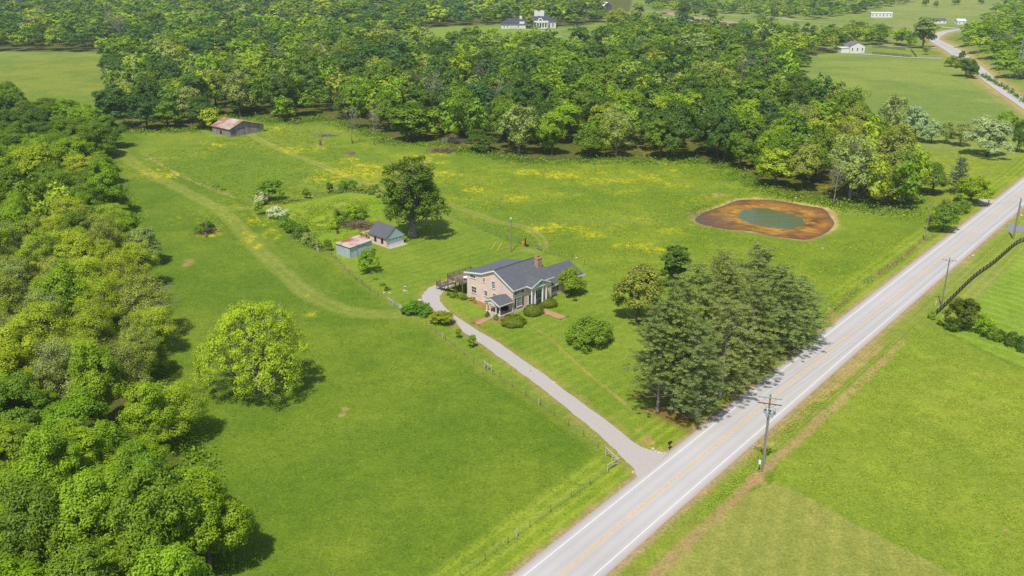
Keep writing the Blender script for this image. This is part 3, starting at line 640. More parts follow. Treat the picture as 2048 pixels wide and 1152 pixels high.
# near: foreground wood (leaf sprays ~30 cm), mid: middle distance, all in metres
for s_ in range(5): make_broad('near', 100 + s_, H=16, R=5.6, base=1.6, nb=9, lobes=150, per=270, size=.155, lr=(.10, .23), twigs=1)
for s_ in range(4): make_broad('airy', 140 + s_, H=16, R=5.8, base=3.5, nb=9, lobes=130, per=210, size=.14, lr=(.13, .24), sparse=.25, twigs=5, tm=bark_pale, ntips=30)
for s_ in range(6): make_broad('mid', 200 + s_, H=16, R=5.6 + .3 * (s_ % 3), base=(.3, .8, .4, 1.4, .3, .5)[s_], nb=8, lobes=110, per=130, size=.25, lr=(.11, .24))
for s_ in range(3): make_broad('midairy', 240 + s_, H=16, R=5.6, base=.8, nb=8, lobes=85, per=90, size=.26, lr=(.14, .24), sparse=.2, twigs=4, tm=bark_pale, ntips=26)
for s_ in range(2): make_broad('tall', 260 + s_, H=18, R=4.6, base=.6, nb=10, lobes=80, per=85, size=.34, lr=(.15, .27))
for s_ in range(3): make_broad('bush', 300 + s_, H=2.6, R=1.7, base=.12, nb=7, lobes=44, per=60, size=.12, lr=(.2, .32), r0=.05, ntips=6)
for s_ in range(2): make_broad('small', 320 + s_, H=5.5, R=2.7, base=1.0, nb=8, lobes=60, per=80, size=.17, lr=(.16, .26), r0=.11, twigs=1, ntips=12)
def clipped_bush(seed, H, R, size=.075, n=7000):
    r = np.random.default_rng(seed); d = rdirs(r, n); d[:, 2] = np.abs(d[:, 2]) * 1.0 - .18; d = unit(d)
    bump = .74 + .46 * fbm(d[:, 0] * 2.6 + 5 + d[:, 2] * 2, d[:, 1] * 2.6 + seed, seed, 3)
    C = d * np.array([R, R, H * .62]) * (bump * r.uniform(.9, 1.03, n))[:, None] + np.array([0, 0, H * .38]); C[:, 2] = np.maximum(C[:, 2], .03)
    V, Q = leaf_quads(C, unit(d + r.normal(size=d.shape) * .5 + [0, 0, .3]), size, r)
    tips = [(R * .5 * math.cos(a), R * .5 * math.sin(a), H * .55) for a in (0, 1.3, 2.6, 3.9, 5.2)]
    reg('clipped', H, R, mesh_np('crown', V, Q, leaf, attrs={'v': np.repeat(np.clip(.5 + .35 * r.normal(size=n), 0, 1), 4)}), me_of(branches(seed, H * .8, R, .05, tips, .05), 'trunk', bark))
clipped_bush(1, 1.7, 2.1); clipped_bush(2, 1.6, 2.0)
def pine(seed, H=21, R=6.4, base=2.4, limbs=72):
    r = np.random.default_rng(seed); C = []; D = []; vv = []; tips = []
    for k in range(limbs):
        f = (k + r.uniform(0, 1)) / limbs; z = base + (H - base) * (f ** .9); env = R * (1 - f ** 2.1) ** .62 * r.uniform(.62, 1.12) + .7
        a = k * 2.399 + r.uniform(-.5, .5); rise = env * r.uniform(.0, .28) * (.4 + f); tips.append((env * .85 * math.cos(a), env * .85 * math.sin(a), z + rise))
        nsp = max(4, int(env * 2.1)); lv = r.uniform(-.22, .22)
        for j in range(nsp):
            q = env * (.30 + .70 * (j + r.uniform(0, 1)) / nsp); aa = a + r.normal() * .30 * (1.1 - .4 * q / max(env, .1))
            c = np.array([q * math.cos(aa), q * math.sin(aa), z + rise * q / env + r.normal() * .28]); m_ = 96
            d = rdirs(r, m_); d[:, 2] = np.abs(d[:, 2]) * .9 - .12; rr_ = r.uniform(.35, .72)
            C.append(c + d * np.array([rr_ * 1.35, rr_ * 1.35, rr_ * .62]) * r.uniform(.35, 1, (m_, 1))); D.append(unit(d * .8 + [0, 0, .5] + r.normal(size=d.shape) * .5)); vv.append(np.clip(.5 + lv + r.uniform(-.2, .2) + r.uniform(-.25, .25, m_), 0, 1))
    C = np.concatenate(C); D = np.concatenate(D); V, Q = leaf_quads(C, D, .125, r, .38)
    reg('pine', H, R, mesh_np('crown', V, Q, needle, attrs={'v': np.repeat(np.concatenate(vv), 4)}), me_of(branches(seed, H, R, base, tips[::1], .34), 'trunk', bark_pale))
for s_ in range(3): pine(400 + s_)
pine(404, base=5.5)
def cedar(seed, H=10, R=2.6, n=9000, size=.2):
    r = np.random.default_rng(seed); f = r.uniform(0, 1, n) ** .75; a = r.uniform(0, 2 * math.pi, n)
    env = R * (1 - f) ** .7 * (.72 + .45 * fbm(a * 1.6 + 20, f * 9, seed, 3)) + .12; q = env * r.uniform(.55, 1, n) ** .5
    C = np.stack([q * np.cos(a), q * np.sin(a), .4 + (H - .4) * f - q * .12], 1); D = unit(np.stack([np.cos(a), np.sin(a), np.full(n, .7)], 1) + r.normal(size=(n, 3)) * .5)
    V, Q = leaf_quads(C, D, size, r, .5); tips = [(R * .6 * math.cos(k), R * .6 * math.sin(k), H * (.15 + .1 * k)) for k in range(6)]
    reg('cedar', H, R, mesh_np('crown', V, Q, needle, attrs={'v': np.repeat(np.clip(.5 + .3 * r.normal(size=n), 0, 1), 4)}), me_of(branches(seed, H, R, .5, tips, .14), 'trunk', bark))
cedar(420); cedar(421)
def bare_tree(seed, H=13, R=4.5, dense=12, tw=.03, r0=.26):
    """leafless tree: trunk, and a crown of limbs and twigs"""
    r = np.random.default_rng(seed); mb = MB(); tr = [(0,0,0)]; x = y = 0
    for t in (.25, .5, .75, 1.0): x += r.normal() * .03 * H; y += r.normal() * .03 * H; tr.append((x, y, H * .8 * t))
    tk = MB().tube(tr, [r0 * 1.2, r0 * .9, r0 * .65, r0 * .4, r0 * .12], 7)
    def grow(p, d, L, ra, dep):
        q = p + d * L * .5 + r.normal(size=3) * L * .06; e_ = q + unit(d + [0, 0, .18] + r.normal(size=3) * .12) * L * .5
        mb.tube([p, q, e_], [ra, ra * .75, ra * .45], 4 if dep < 3 else 3, False)
        if dep >= 3: return
        for k in range(4 if dep < 2 else 5):
            s_ = p + (e_ - p) * r.uniform(.3, 1); grow(s_, unit(d * .8 + rdirs(r, 1)[0] * .85 + [0, 0, .2]), L * r.uniform(.42, .66), max(ra * .42, tw), dep + 1)
    for k in range(dense):
        z = H * (.28 + .5 * (k + .5) / dense); a = k * 2.399 + r.uniform(-.4, .4); s_ = np.array([np.interp(z, [q[2] for q in tr], [q[0] for q in tr]), np.interp(z, [q[2] for q in tr], [q[1] for q in tr]), z])
        grow(s_, unit(np.array([math.cos(a), math.sin(a), r.uniform(.35, 1.1)])), R * r.uniform(.6, .95), r0 * .38, 1)
    reg('bare', H, R, me_of(mb, 'crown', twig), me_of(tk, 'trunk', bark_pale))
for s_ in range(4): bare_tree(440 + s_)
# ------------------------------------------------------------------ vegetation: placing
TINT = {'bright': (.255,.375,.020), 'green': (.175,.270,.022), 'dark': (.105,.175,.026), 'deep': (.080,.165,.038), 'yellowish': (.370,.445,.028), 'olive': (.300,.340,.060),
        'greyish': (.320,.375,.110), 'silvery': (.430,.520,.330), 'pine': (.255,.300,.100), 'blossom': (.66,.64,.48), 'lime': (.350,.470,.022), 'cedar': (.120,.165,.110)}
ADJ = {'bright': 'bright green', 'green': 'mid green', 'dark': 'dark green', 'deep': 'deep green', 'yellowish': 'yellow green', 'olive': 'olive green', 'greyish': 'grey green', 'silvery': 'silvery green', 'lime': 'lime green'}
def jit(t, r, a=.10):
    c = np.array(TINT[t]) * np.array([1.03, 1.08, 1.0]) * r.uniform(1 - a, 1 + a) * np.array([r.uniform(.92, 1.1), 1, r.uniform(.85, 1.15)]); return (*c, 1)
def tree(name, kind, x, y, H, R, tint, label, cat='tree', group=None, seed=None, var=None, z=None, parts=('crown', 'trunk'), col=None, tilt=None):
    r = np.random.default_rng(int(abs(x * 131 + y * 17)) + (seed or 0)); P = PROTO[kind]; h0, r0, cm, tm = P[(var if var is not None else r.integers(len(P))) % len(P)]
    if z is None: z = float(gz(np.array([x]), np.array([y]))[0])
    t = thing(name, label, cat, (x, y, z - .05), r.uniform(0, 6.28), group, (R / r0, R / r0 * r.uniform(.92, 1.08), H / h0))
    if tilt: t.rotation_euler = (tilt[0], tilt[1], 0)
    c = ob(parts[0], cm, t); c.color = col or jit(tint, r); tk = ob(parts[1], tm, t); return t
def treepx(name, kind, px, py, top, halfw, tint, label, **kw):
    """base pixel, top pixel row and half crown width in the photograph -> world size"""
    if kind in ('clipped', 'bush', 'spreading', 'magnolia', 'oval', 'small'): py = py - halfw * .30
    x, y, z = GP(px, py); H = height_at(px, py, top); zc = proj(x, y, z)[2]; R = halfw * zc / F_PX * (1.1 if kind not in ('lone', 'pine', 'bare', 'clipped') else 1.0); return tree(name, kind, x, y, H, R, tint, label, **kw)
# ------------------------------------------------------------------ special trees
def lone():
    make_broad('lone', 500, H=13.5, R=10.4, base=1.0, nb=15, lobes=340, per=210, size=.150, lr=(.055, .12), twigs=4, sparse=.24, r0=.42, ntips=50, tm=bark_pale)
    make_broad('oldtree', 510, H=21, R=7.4, base=.9, nb=14, lobes=190, per=130, size=.24, lr=(.10, .18), twigs=6, r0=.75, ntips=46, tm=bark_pale)
    make_broad('magnolia', 520, H=11.5, R=5.2, base=.3, nb=9, lobes=110, per=170, size=.19, lr=(.13, .2), ntips=12)
    make_broad('spreading', 530, H=5.2, R=4.4, base=.6, nb=11, lobes=90, per=120, size=.17, lr=(.12, .2), r0=.14, ntips=14, twigs=1)
    make_broad('oval', 540, H=8.5, R=3.0, base=.3, nb=9, lobes=80, per=140, size=.15, lr=(.16, .26), r0=.14, ntips=12)
lone()
NAMED = []
def T(*a, **k):
    t = treepx(*a, **k); NAMED.append((t.location.x, t.location.y, 3.5)); return t
T('broadleaf_tree', 'lone', 520, 782, 610, 122, 'lime', 'lone wide spreading lime green tree in the open hay field', group=None, col=(.42,.54,.030,1))
T('broadleaf_tree', 'oldtree', 825, 474, 303, 72, 'green', 'big old tree with dead grey lower limbs beside the garage', col=(.125,.205,.015,1))
T('young_tree', 'small', 737, 552, 500, 22, 'bright', 'small bright green tree in the yard in front of the tin shed')
T('sapling', 'small', 657, 505, 478, 9, 'green', 'thin dark sapling by the fence left of the tin shed')
T('broadleaf_tree', 'mid', 1143, 590, 529, 30, 'bright', 'round bright green tree at the right end of the brick house')
T('spreading_tree', 'spreading', 1180, 705, 642, 52, 'green', 'low spreading many stemmed tree on the front lawn left of the pines', col=(.21,.32,.03,1))
T('magnolia_tree', 'magnolia', 1276, 662, 524, 60, 'olive', 'broad tree with rusty olive leaves at the left of the pine clump', col=(.31,.34,.060,1))
T('broadleaf_tree', 'tall', 1350, 574, 477, 38, 'dark', 'dark pointed tree rising behind the rusty olive tree')
PINES = [(1315,826,612,62,'pale trunk pine nearest the driveway, front left of the pine clump'),(1342,822,560,60,'pine behind the nearest one, second trunk at the clump front'),
    (1392,846,650,56,'lowest pine at the front of the clump beside the road edge'),(1440,798,600,60,'front pine of the clump with brownish inner boughs, by the first road shadow'),
    (1378,742,530,62,'pine in the left middle of the clump right behind the rusty olive tree'),(1432,725,505,60,'tall pine at the centre of the clump'),
    (1493,758,560,60,'pine in the clump front row opposite the crossarmed utility pole'),(1500,700,492,66,'tallest pine of the clump with rounded top'),
    (1545,712,530,60,'pine with wide flat boughs, second from the right end of the clump'),(1588,690,556,58,'rightmost pine of the clump reaching over the verge')]
for i, (a, b, c_, d, l) in enumerate(PINES): T('pine_tree', 'pine', a, b, c_, d, 'pine', l, group='pines clumped beside the road', var=3 if i in (0, 1) else i % 3, seed=i)
T('broadleaf_tree', 'bush', 835, 634, 601, 30, 'green', 'large glossy round shrub between the field gate and driveway', parts=('foliage', 'stems'), col=(.12,.27,.018,1), cat='shrub')
T('ornamental_tree', 'small', 884, 655, 622, 27, 'yellowish', 'yellow green domed small tree on the left verge of the driveway', col=(.31,.35,.015,1))
T('sapling', 'small', 917, 678, 656, 7, 'bright', 'slim sapling beside the driveway next to the domed tree')
T('sapling', 'small', 944, 697, 669, 10, 'bright', 'ragged sapling beside the driveway, second after the domed tree')
T('evergreen_tree', 'oval', 1925, 668, 590, 35, 'dark', 'dark oval evergreen beside the lower end of the black board fence', col=(.13,.165,.02,1))
for a, b, c_, d, k, l in [(1027,655,632,25,'dark','clipped round shrub nearest the side porch, front of the brick house'),(1066,634,610,20,'dark','clipped round shrub left of the brick front path'),(1096,617,597,18,'dark','clipped round shrub hiding the feet of the portico columns')]:
    T('round_shrub', 'clipped', a, b, c_, d, k, l, cat='shrub', group='clipped shrubs before the house', parts=('foliage', 'stems'), col=(.20,.25,.02,1))
for a, b, c_, d, k, l in [(975.5,636,621.5,5.2,'dark','small cone shrub left of the side porch steps'),(991.5,640.5,628,5.6,'green','small cone shrub right of the side porch steps'),
    (897,592,584,5,'green','little shrub at the foot of the deck stairs'),(910,598,585,9,'green','shrub under the deck stairs'),(926,602,588,9,'green','shrub under the deck posts'),
    (942.5,603,594,6,'bright','small bright shrub by the gable wall right of the deck'),(950,607,600,4,'olive','tiny brown green plant against the gable wall'),(1151,603,597,5,'dark','tiny round shrub in a bare ring on the right lawn'),
    (775,582,573,7,'dark','white flowering clump beside the wire fence left of the birdbath'),(765,572,567,8,'green','low plant patch along the yard fence behind the flowering clump'),(752,560,556,6,'green','low green patch along the fence below the small yard tree')]:
    T('shrub', 'bush', a, b, c_, d, k, l, cat='shrub', parts=('foliage', 'stems'))
HEDGE = [(540,412,362,30,'green','small','rounded grey green hawthorn at the garden corner'),(524,414,384,17,'blossom','bush','white blossoming hawthorn in front of the grey green one'),(554,442,414,23,'blossom','bush','low white blossoming bush at the top of the garden hedge row'),
    (519,432,402,10,'bright','small','bright green bush between the two white blossoming bushes'),(575,458,434,16,'bright','bush','bright green bush just below the white blossoming bush'),(589,470,440,17,'green','bush','hedge row bush with bare twigs, second below the white bush'),
    (604,482,452,18,'dark','bush','dark hedge row bush midway between white bush and tin shed'),(618,492,466,16,'greyish','bush','grey twiggy hedge row bush above the fence start'),(632,500,480,13,'greyish','bush','last grey bush of the hedge row by the leaning posts'),
    (613,400,377,9,'green','small','small upright bush alone on the dry strip behind the garden'),(660,389,364,9,'dark','small','dark upright bush beside the dry strip behind the garden'),(686,386,361,11,'green','bush','bush behind the garden, left end of the back hedge'),
    (706,384,360,14,'green','bush','tallest bush of the garden back hedge'),(728,386,366,13,'olive','bush','brownish bush in the garden back hedge left of the old tree'),(748,391,369,13,'green','bush','bush of the back hedge touching the old tree'),
    (684,455,420,20,'green','bush','tangled bush in the garden left of the brush pile'),(703,446,412,20,'bright','bush','bright bush behind the brush pile in the garden'),(722,440,414,16,'green','bush','bush in the garden nearest the garage roof'),(668,462,436,12,'lime','bush','yellow green weed bush at the garden lower edge'),
    (410,470,443,18,'dark','bush','dark bush growing over the split stump in the hay field'),(445,382,375,6,'bright','bush','small bright bush on the tan fence strip of the barn pasture'),(432,376,368,7,'greyish','bush','grey bramble on the tan fence strip'),
    (775,412,380,14,'greyish','bush','grey thicket under the old tree at left'),(760,398,378,12,'greyish','bush','grey bramble behind the old tree')]
for a, b, c_, d, k, kd, l in HEDGE: T('hedge_bush', kd, a, b, c_, d, k, l, cat='bush', group='bushes round the old garden', parts=('foliage', 'stems'))
RH = [(1962,676,632,18,'bright','bush','bright bush beside the dark oval evergreen'),(1985,682,655,16,'green','bush','bush in the right hedge, second from the evergreen'),(2003,688,660,13,'green','bush','low bush of the right hedge with brown twigs'),(2022,697,664,14,'dark','bush','dark bush in the right hedge near the picture edge'),(2046,706,672,16,'deep','bush','deep green bush at the right picture edge'),(1905,667,645,14,'dark','bush','low dark bush at the foot of the oval evergreen'),
    (1863,640,622,9,'bright','bush','weedy bush at the lower end of the black fence'),(1878,652,640,7,'green','bush','little weed bush between the fence end and the evergreen'),(1977,660,640,12,'lime','bush','lime green bush top of the right hedge beside the evergreen')]
for a, b, c_, d, k, kd, l in RH: T('hedge_bush', kd, a, b, c_, d, k, l, cat='bush', group='bushes of the right hedge', parts=('foliage', 'stems'))
MT = [(1885,462,392,34,'green','mid','round tree by the left road pole beyond the pond'),(1922,432,398,20,'green','bush','roadside bush below the lime green tree'),(1905,446,410,20,'dark','bush','dark roadside bush right of the round tree'),(1940,408,346,38,'bright','mid','lime green round tree at the mouth of the white driveway'),
    (1912,388,316,22,'cedar','pine','blue grey cedar rising behind the lime green tree'),(1864,388,318,31,'green','mid','tree with brown tips left of the blue grey cedar'),
    (1827,282,204,30,'silvery','mid','silvery crowned tree left of the others by the far lane'),(1862,286,234,22,'silvery','mid','smaller silvery tree, second in the silvery row'),(1890,286,238,20,'greyish','midairy','pale green thin tree in the silvery row'),(1920,292,238,24,'greyish','midairy','yellowish grey tree left of the biggest silvery tree'),(1974,312,226,48,'silvery','mid','biggest silvery willow like tree beside the road bend'),(2033,304,232,20,'dark','mid','dark narrow tree right of the biggest silvery tree'),(2010,262,218,26,'bright','mid','bright green tree behind the biggest silvery tree'),
    (1778,292,172,34,'greyish','midairy','tall thin leaved tree standing before the far field'),(1815,288,255,14,'greyish','bush','grey twiggy bush under the silvery trees'),(1722,266,205,26,'dark','mid','brownish dark tree at the corner of the far field'),(1700,262,186,26,'green','tall','upright green tree left of the brownish dark one'),(1660,258,190,24,'green','mid','round tree left of the upright green tree'),
    (1655,232,152,28,'bright','mid','bright double crowned tree at the edge of the far field'),(1690,228,170,26,'green','mid','green tree right of the double crowned one'),
    (1930,153,110,24,'green','mid','broad tree in the clump left of the far road'),(1944,157,121,14,'dark','mid','dark oval tree touching the far road'),(1903,133,108,15,'bright','mid','bright low tree at the left of the clump by the far road'),(1922,122,99,8,'dark','mid','brown topped tree behind the clump by the far road'),
    (1845,97,20,28,'greyish','tall','tall feathery willow by the far road bend'),(1826,94,70,9,'bright','bush','bright bush under the tall feathery willow'),(1852,112,90,9,'greyish','small','pale young tree in the striped paddock'),(1807,66,55,5,'dark','bush','small round dark tree left of the willow'),
    (1367,36,0,18,'dark','mid','dark oak with clear trunk on the bare ground'),(1391,32,8,10,'green','mid','oak right behind the dark oak on bare ground'),(1420,41,12,17,'green','mid','spreading oak alone above the far lane'),(1547,40,14,11,'dark','mid','dark forked tree by the far bend of the lane'),(1542,45,34,4,'dark','bush','little dark tree before the forked tree'),(1524,44,22,8,'greyish','midairy','pale thin tree left of the forked tree'),
    (1060,57,27,10,'olive','tall','narrow olive tree in front of the white mansion'),(975,50,22,12,'green','mid','round tree left of the white mansion'),(1237,64,12,32,'olive','mid','big rounded olive tree right of the mansion'),(1273,60,-6,16,'greyish','tall','tall pale green tree beside the big rounded one'),
    (424,268,214,29,'yellowish','small','yellow green bush at the left wall of the barn'),(480,232,130,32,'greyish','midairy','grey half bare tree behind the barn'),
    (1910,10,-8,10,'bright','mid','bright tree on the far hillside with round shadow'),(1851,12,-6,8,'green','mid','small tree on the far hillside at left'),(1872,14,0,6,'green','mid','little tree on the far hillside'),(1962,8,-5,7,'green','mid','dot like tree highest on the far hillside')]
for a, b, c_, d, k, kd, l in MT:
    kw = dict(col=(.31,.42,.015,1)) if 'lime green round' in l else {}
    T('broadleaf_tree' if kd not in ('bush', 'cedar') else ('bush' if kd == 'bush' else 'cedar_tree'), kd, a, b, c_, d, k, l, cat='tree' if kd != 'bush' else 'bush', **kw)
DT = [(705,287,212,20,'thick dead tree with stub branches at the pasture edge'),(749,290,212,16,'pale forked dead tree right of the thick dead one'),(238,110,12,24,'grey bare tree above the back of the left field'),(640,116,68,24,'grey bare tree standing high in the woods above the barn'),
    (560,150,88,24,'brownish bare tree left of the high bare one'),(1000,240,158,22,'tall bare tree in the wood above the yard lamp'),(962,192,122,22,'purplish bare tree above the wood middle'),(868,245,140,30,'pale bare spreading tree left of the wood middle'),
    (330,66,32,20,'small bare tree far back above the left wood'),(1290,165,122,16,'brown bare tree in the wood behind the pond'),(1478,212,90,14,'grey needle shaped bare tree above the pond'),(866,108,88,16,'bare tree by the hidden grey house'),(1640,310,240,16,'bare tree at the edge of the wood right of pond'),(2005,98,60,22,'grey bare tree on the right wooded hill'),(1665,412,322,22,'bare limbed tree standing behind the pond')]
for i, (a, b, c_, d, l) in enumerate(DT): T('bare_tree', 'bare', a, b, c_, d, 'greyish', l, var=i, seed=i, group='leafless trees in the woods')
T('bare_tree', 'bare', 262, 255, 165, 12, 'greyish', 'leaning dead tree at the start of the farm track', tilt=(0.1, -.55), var=2)
for a, b, c_, l in [(257, 405, 352, 'thin dead pole like trunk beside the left wood'), (225, 412, 372, 'short dead trunk beside the left wood')]:
    x, y, z = GP(a, b); h = height_at(a, b, c_); s = MB().tube([(0, 0, -.1), (.15, 0, h * .6), (.1, .1, h)], [.2, .13, .04], 6); s.tube([(.1, 0, h * .5), (.9, .3, h * .75)], [.05, .02], 4); s.tube([(.12, 0, h * .65), (-.7, .2, h * .85)], [.04, .02], 4)
    o_ = s.build('dead_snag', bark_pale, loc=(x, y, z)); tag(o_, l, 'dead tree', 'dead snags by the left wood')

# ------------------------------------------------------------------ woods: one candidate list, the 300 that show largest become trees, the rest one mass
# which wood a spot belongs to is decided on the ground plan
wr = np.random.default_rng(77); LWw, WAw, FWw, MWw, HWw = [W(P) for P in (LEFTW, WOODALL, FARW, MIDW, HILLW)]; OPw = [W(P) for P in OPEN]
cand = []
def band(y0, y1, sp):
    for yy in np.arange(y0, y1, sp * .87):
        hw = yy * .66 + 60; xs_ = np.arange(-hw, hw, sp) + (sp / 2 if int(yy / sp) % 2 else 0)
        for xx in xs_: cand.append((xx + wr.uniform(-.34, .34) * sp, yy + wr.uniform(-.34, .34) * sp, sp))
band(58, 270, 8.8); band(270, 520, 13.2); band(520, 850, 17); band(850, 1300, 23); band(1300, 3000, 30)
cx = np.array([c[0] for c in cand]); cy = np.array([c[1] for c in cand]); csp = np.array([c[2] for c in cand])
zone = np.zeros(len(cand), int)
for k, P in ((1, LWw), (2, WAw), (3, FWw), (4, MWw), (5, HWw)): zone[(zone == 0) & inpoly(cx, cy, P)] = k
for P in OPw: zone[inpoly(cx, cy, P)] = 0
front = dline(cx, cy, WAw, True); lfront = dline(cx, cy, LWw, True)
for (a, b, r_) in NAMED: zone[np.hypot(cx - a, cy - b) < r_] = 0
rdist = dline(cx, cy, ROAD); zone[rdist < 9] = 0
idx = np.nonzero(zone)[0]; cz_ = gz(cx[idx], cy[idx])
WT = []
for q, i in enumerate(idx):
    x, y, z = cx[i], cy[i], cz_[q]; zn = zone[i]; px0, py0, zc = proj(x, y, z)
    if not (-130 < px0 < 2180): continue
    big = csp[i] / 9
    H = wr.uniform(13, 24); R = csp[i] * wr.uniform(.44, .72)
    if zn == 1: H = wr.uniform(10, 18.5); R = csp[i] * wr.uniform(.50, .74)
    if zn in (3, 4, 5): H = wr.uniform(11, 17); R = min(R, 9.5)
    e_ = front[i] if zn == 2 else lfront[i]
    H *= .86 + .5 * (R / csp[i] - .4)
    if e_ < 6 and zn in (1, 2) and wr.uniform() < .25: H *= .72
    pt = proj(x, y, z + H)
    if pt[1] > 1165 or py0 < -70: continue
    u = wr.uniform(); nz = fbm(np.array([x / 26]), np.array([y / 26]), 91, 3)[0] + (u - .5) * .55
    if zn == 1:
        if py0 > 900: t = 'bright' if nz > .42 else 'green'
        elif py0 > 520: t = 'yellowish' if nz > .55 else ('olive' if nz > .38 else ('greyish' if nz > .28 else 'bright'))
        elif py0 > 330: t = 'bright' if nz > .5 else ('yellowish' if nz > .4 else 'green')
        else: t = 'green' if nz > .5 else ('bright' if nz > .38 else 'dark')
        kind = 'airy' if t in ('olive', 'greyish', 'yellowish') and wr.uniform() < .7 else 'near'
    else:
        t = 'bright' if nz > .66 else ('green' if nz > .44 else ('dark' if nz > .28 else 'deep'))
        if u > .93: t = 'olive'
        elif u > .87: t = 'yellowish'
        elif u < .05: t = 'greyish'
        if zn == 2 and px0 > 1590 and py0 > 290: t = ('olive', 'olive', 'yellowish', 'greyish', 'green')[int(u * 4.99)]
        if zn == 5: t = 'bright' if nz > .45 else ('yellowish' if nz > .4 else 'green'); t = 'dark' if e_ < 9 and u < .8 else t
        kind = 'midairy' if t in ('olive', 'greyish') and wr.uniform() < .75 else ('tall' if wr.uniform() < .12 else 'mid')
        if wr.uniform() < .03 and y < 900 and e_ > 12: kind = 'bare'
    WT.append(dict(x=x, y=y, z=z, H=H, R=R, t=t, k=kind, zn=zn, px=px0, py=py0, tx=pt[0], ty=pt[1], zc=zc, e=e_))
# how large each one shows: crown size, less what the nearer crowns in front of it cover
for a in WT:
    inx = a['px'] > -20 and a['px'] < 2068 and a['ty'] > -5 and a['ty'] < 1140
    a['s'] = a['R'] / a['zc'] * (1 if inx else .05) * (1.0 if a['py'] < 1350 else .4)
WT.sort(key=lambda a: -a['s']); NIND = 300 - 0
IND = WT[:NIND]; REST = WT[NIND:]
# labels: colour + where it stands among its like in a stretch of wood named by what is beside it
def place(a):
    x, y = a['px'], a['py']
    if a['zn'] == 1:
        s = 'at the bottom corner of the left wood' if y > 1150 else 'low in the left wood' if y > 960 else 'in the left wood below the lone tree' if y > 820 else 'in the left wood beside the lone tree' if y > 660 else 'in the left wood by the bare earth patch' if y > 500 else 'in the left wood by the split stump' if y > 400 else 'in the left wood by the track start' if y > 310 else 'in the far end of the left wood'
        return s, 0
    row = 'at the wood front' if a['e'] < 9 else 'deeper in the wood'
    s = 'left of the barn' if x < 430 else 'behind the barn' if x < 560 else 'left of the dead trees' if x < 700 else 'right of the dead trees' if x < 860 else 'above the yard lamp' if x < 1060 else 'above the portico' if x < 1260 else 'left of the pond' if x < 1400 else 'behind the pond' if x < 1680 else 'right of the pond'
    return row + ' ' + s, 1
ORD = ['', 'second', 'third', 'fourth', 'fifth', 'sixth', 'seventh', 'eighth', 'ninth', 'tenth', 'eleventh', 'twelfth', 'thirteenth', 'fourteenth', 'fifteenth', 'sixteenth', 'seventeenth', 'eighteenth', 'nineteenth', 'twentieth']
GR = {}
for a in IND:
    a['adj'] = 'leafless grey' if a['k'] == 'bare' else ('thin ' if 'airy' in a['k'] else '') + ADJ[a['t']]
    a['pl'] = place(a)[0]; GR.setdefault((a['adj'], a['pl']), []).append(a)
for (adj, pl), L in GR.items():
    L.sort(key=lambda a: a['tx'])
    for i, a in enumerate(L):
        n_ = len(L)
        if n_ == 1: lb = f'only {adj} tree {pl}'
        elif i == 0: lb = f'leftmost {adj} tree {pl}'
        elif i == n_ - 1: lb = f'rightmost {adj} tree {pl}'
        else: lb = f'{ORD[i] if i < 20 else str(i + 1) + "th"} {adj} tree from left {pl}'
        a['lb'] = lb
for a in IND:
    nm = {'bare': 'bare_tree'}.get(a['k'], 'broadleaf_tree')
    tree(nm, a['k'], a['x'], a['y'], a['H'], a['R'], a['t'], a['lb'], z=a['z'], group='trees of the left wood' if a['zn'] == 1 else 'trees of the wood behind the pasture')
# the rest: one mass per look-alike wood, each tree baked from a light crown
FAR1 = [broad_crown(600 + s, H=16, R=5.8, base=1.5, nb=7, lobes=34, per=30, size=.62, lr=(.18, .30)) for s in range(5)]
FAR2 = [broad_crown(620 + s, H=16, R=5.8, base=1.0, nb=6, lobes=20, per=20, size=.95, lr=(.22, .36)) for s in range(5)]
def bake(L, name):
    Vs = []; Cs = []; vs = []; n0 = 0; r = np.random.default_rng(5)
    for a in L:
        if a['s'] < .0002: continue
        P = (FAR1 if a['zc'] < 800 else FAR2)[r.integers(5)]; V, Q, v = P[:3]; th = r.uniform(0, 6.28); c_, s_ = math.cos(th), math.sin(th)
        sx = a['R'] / 5.8; sz = a['H'] / 16; X = (V[:, 0] * c_ - V[:, 1] * s_) * sx + a['x']; Y = (V[:, 0] * s_ + V[:, 1] * c_) * sx + a['y']; Z = V[:, 2] * sz + a['z']
        Vs.append(np.stack([X, Y, Z], 1)); Cs.append(np.tile(np.array(jit(a['t'], r)[:3]) , (len(V), 1))); vs.append(v)
    if not Vs: return
    V = np.concatenate(Vs); me = mesh_np(name, V, np.arange(len(V)).reshape(-1, 4), leaf_c, attrs={'v': np.concatenate(vs)}, cattrs={'col': np.concatenate(Cs)})
    return tag(ob(name, me), kind='stuff')
print('WOOD', len(WT), 'individual', len(IND), 'smallest s', IND[-1]['s'] * 900, [sum(1 for a in IND if a['zn'] == k) for k in range(6)])
bake([a for a in REST if a['zn'] == 1], 'left_woodland'); bake([a for a in REST if a['zn'] in (2, 3, 4)], 'distant_woodland'); bake([a for a in REST if a['zn'] == 5], 'hill_woodland')
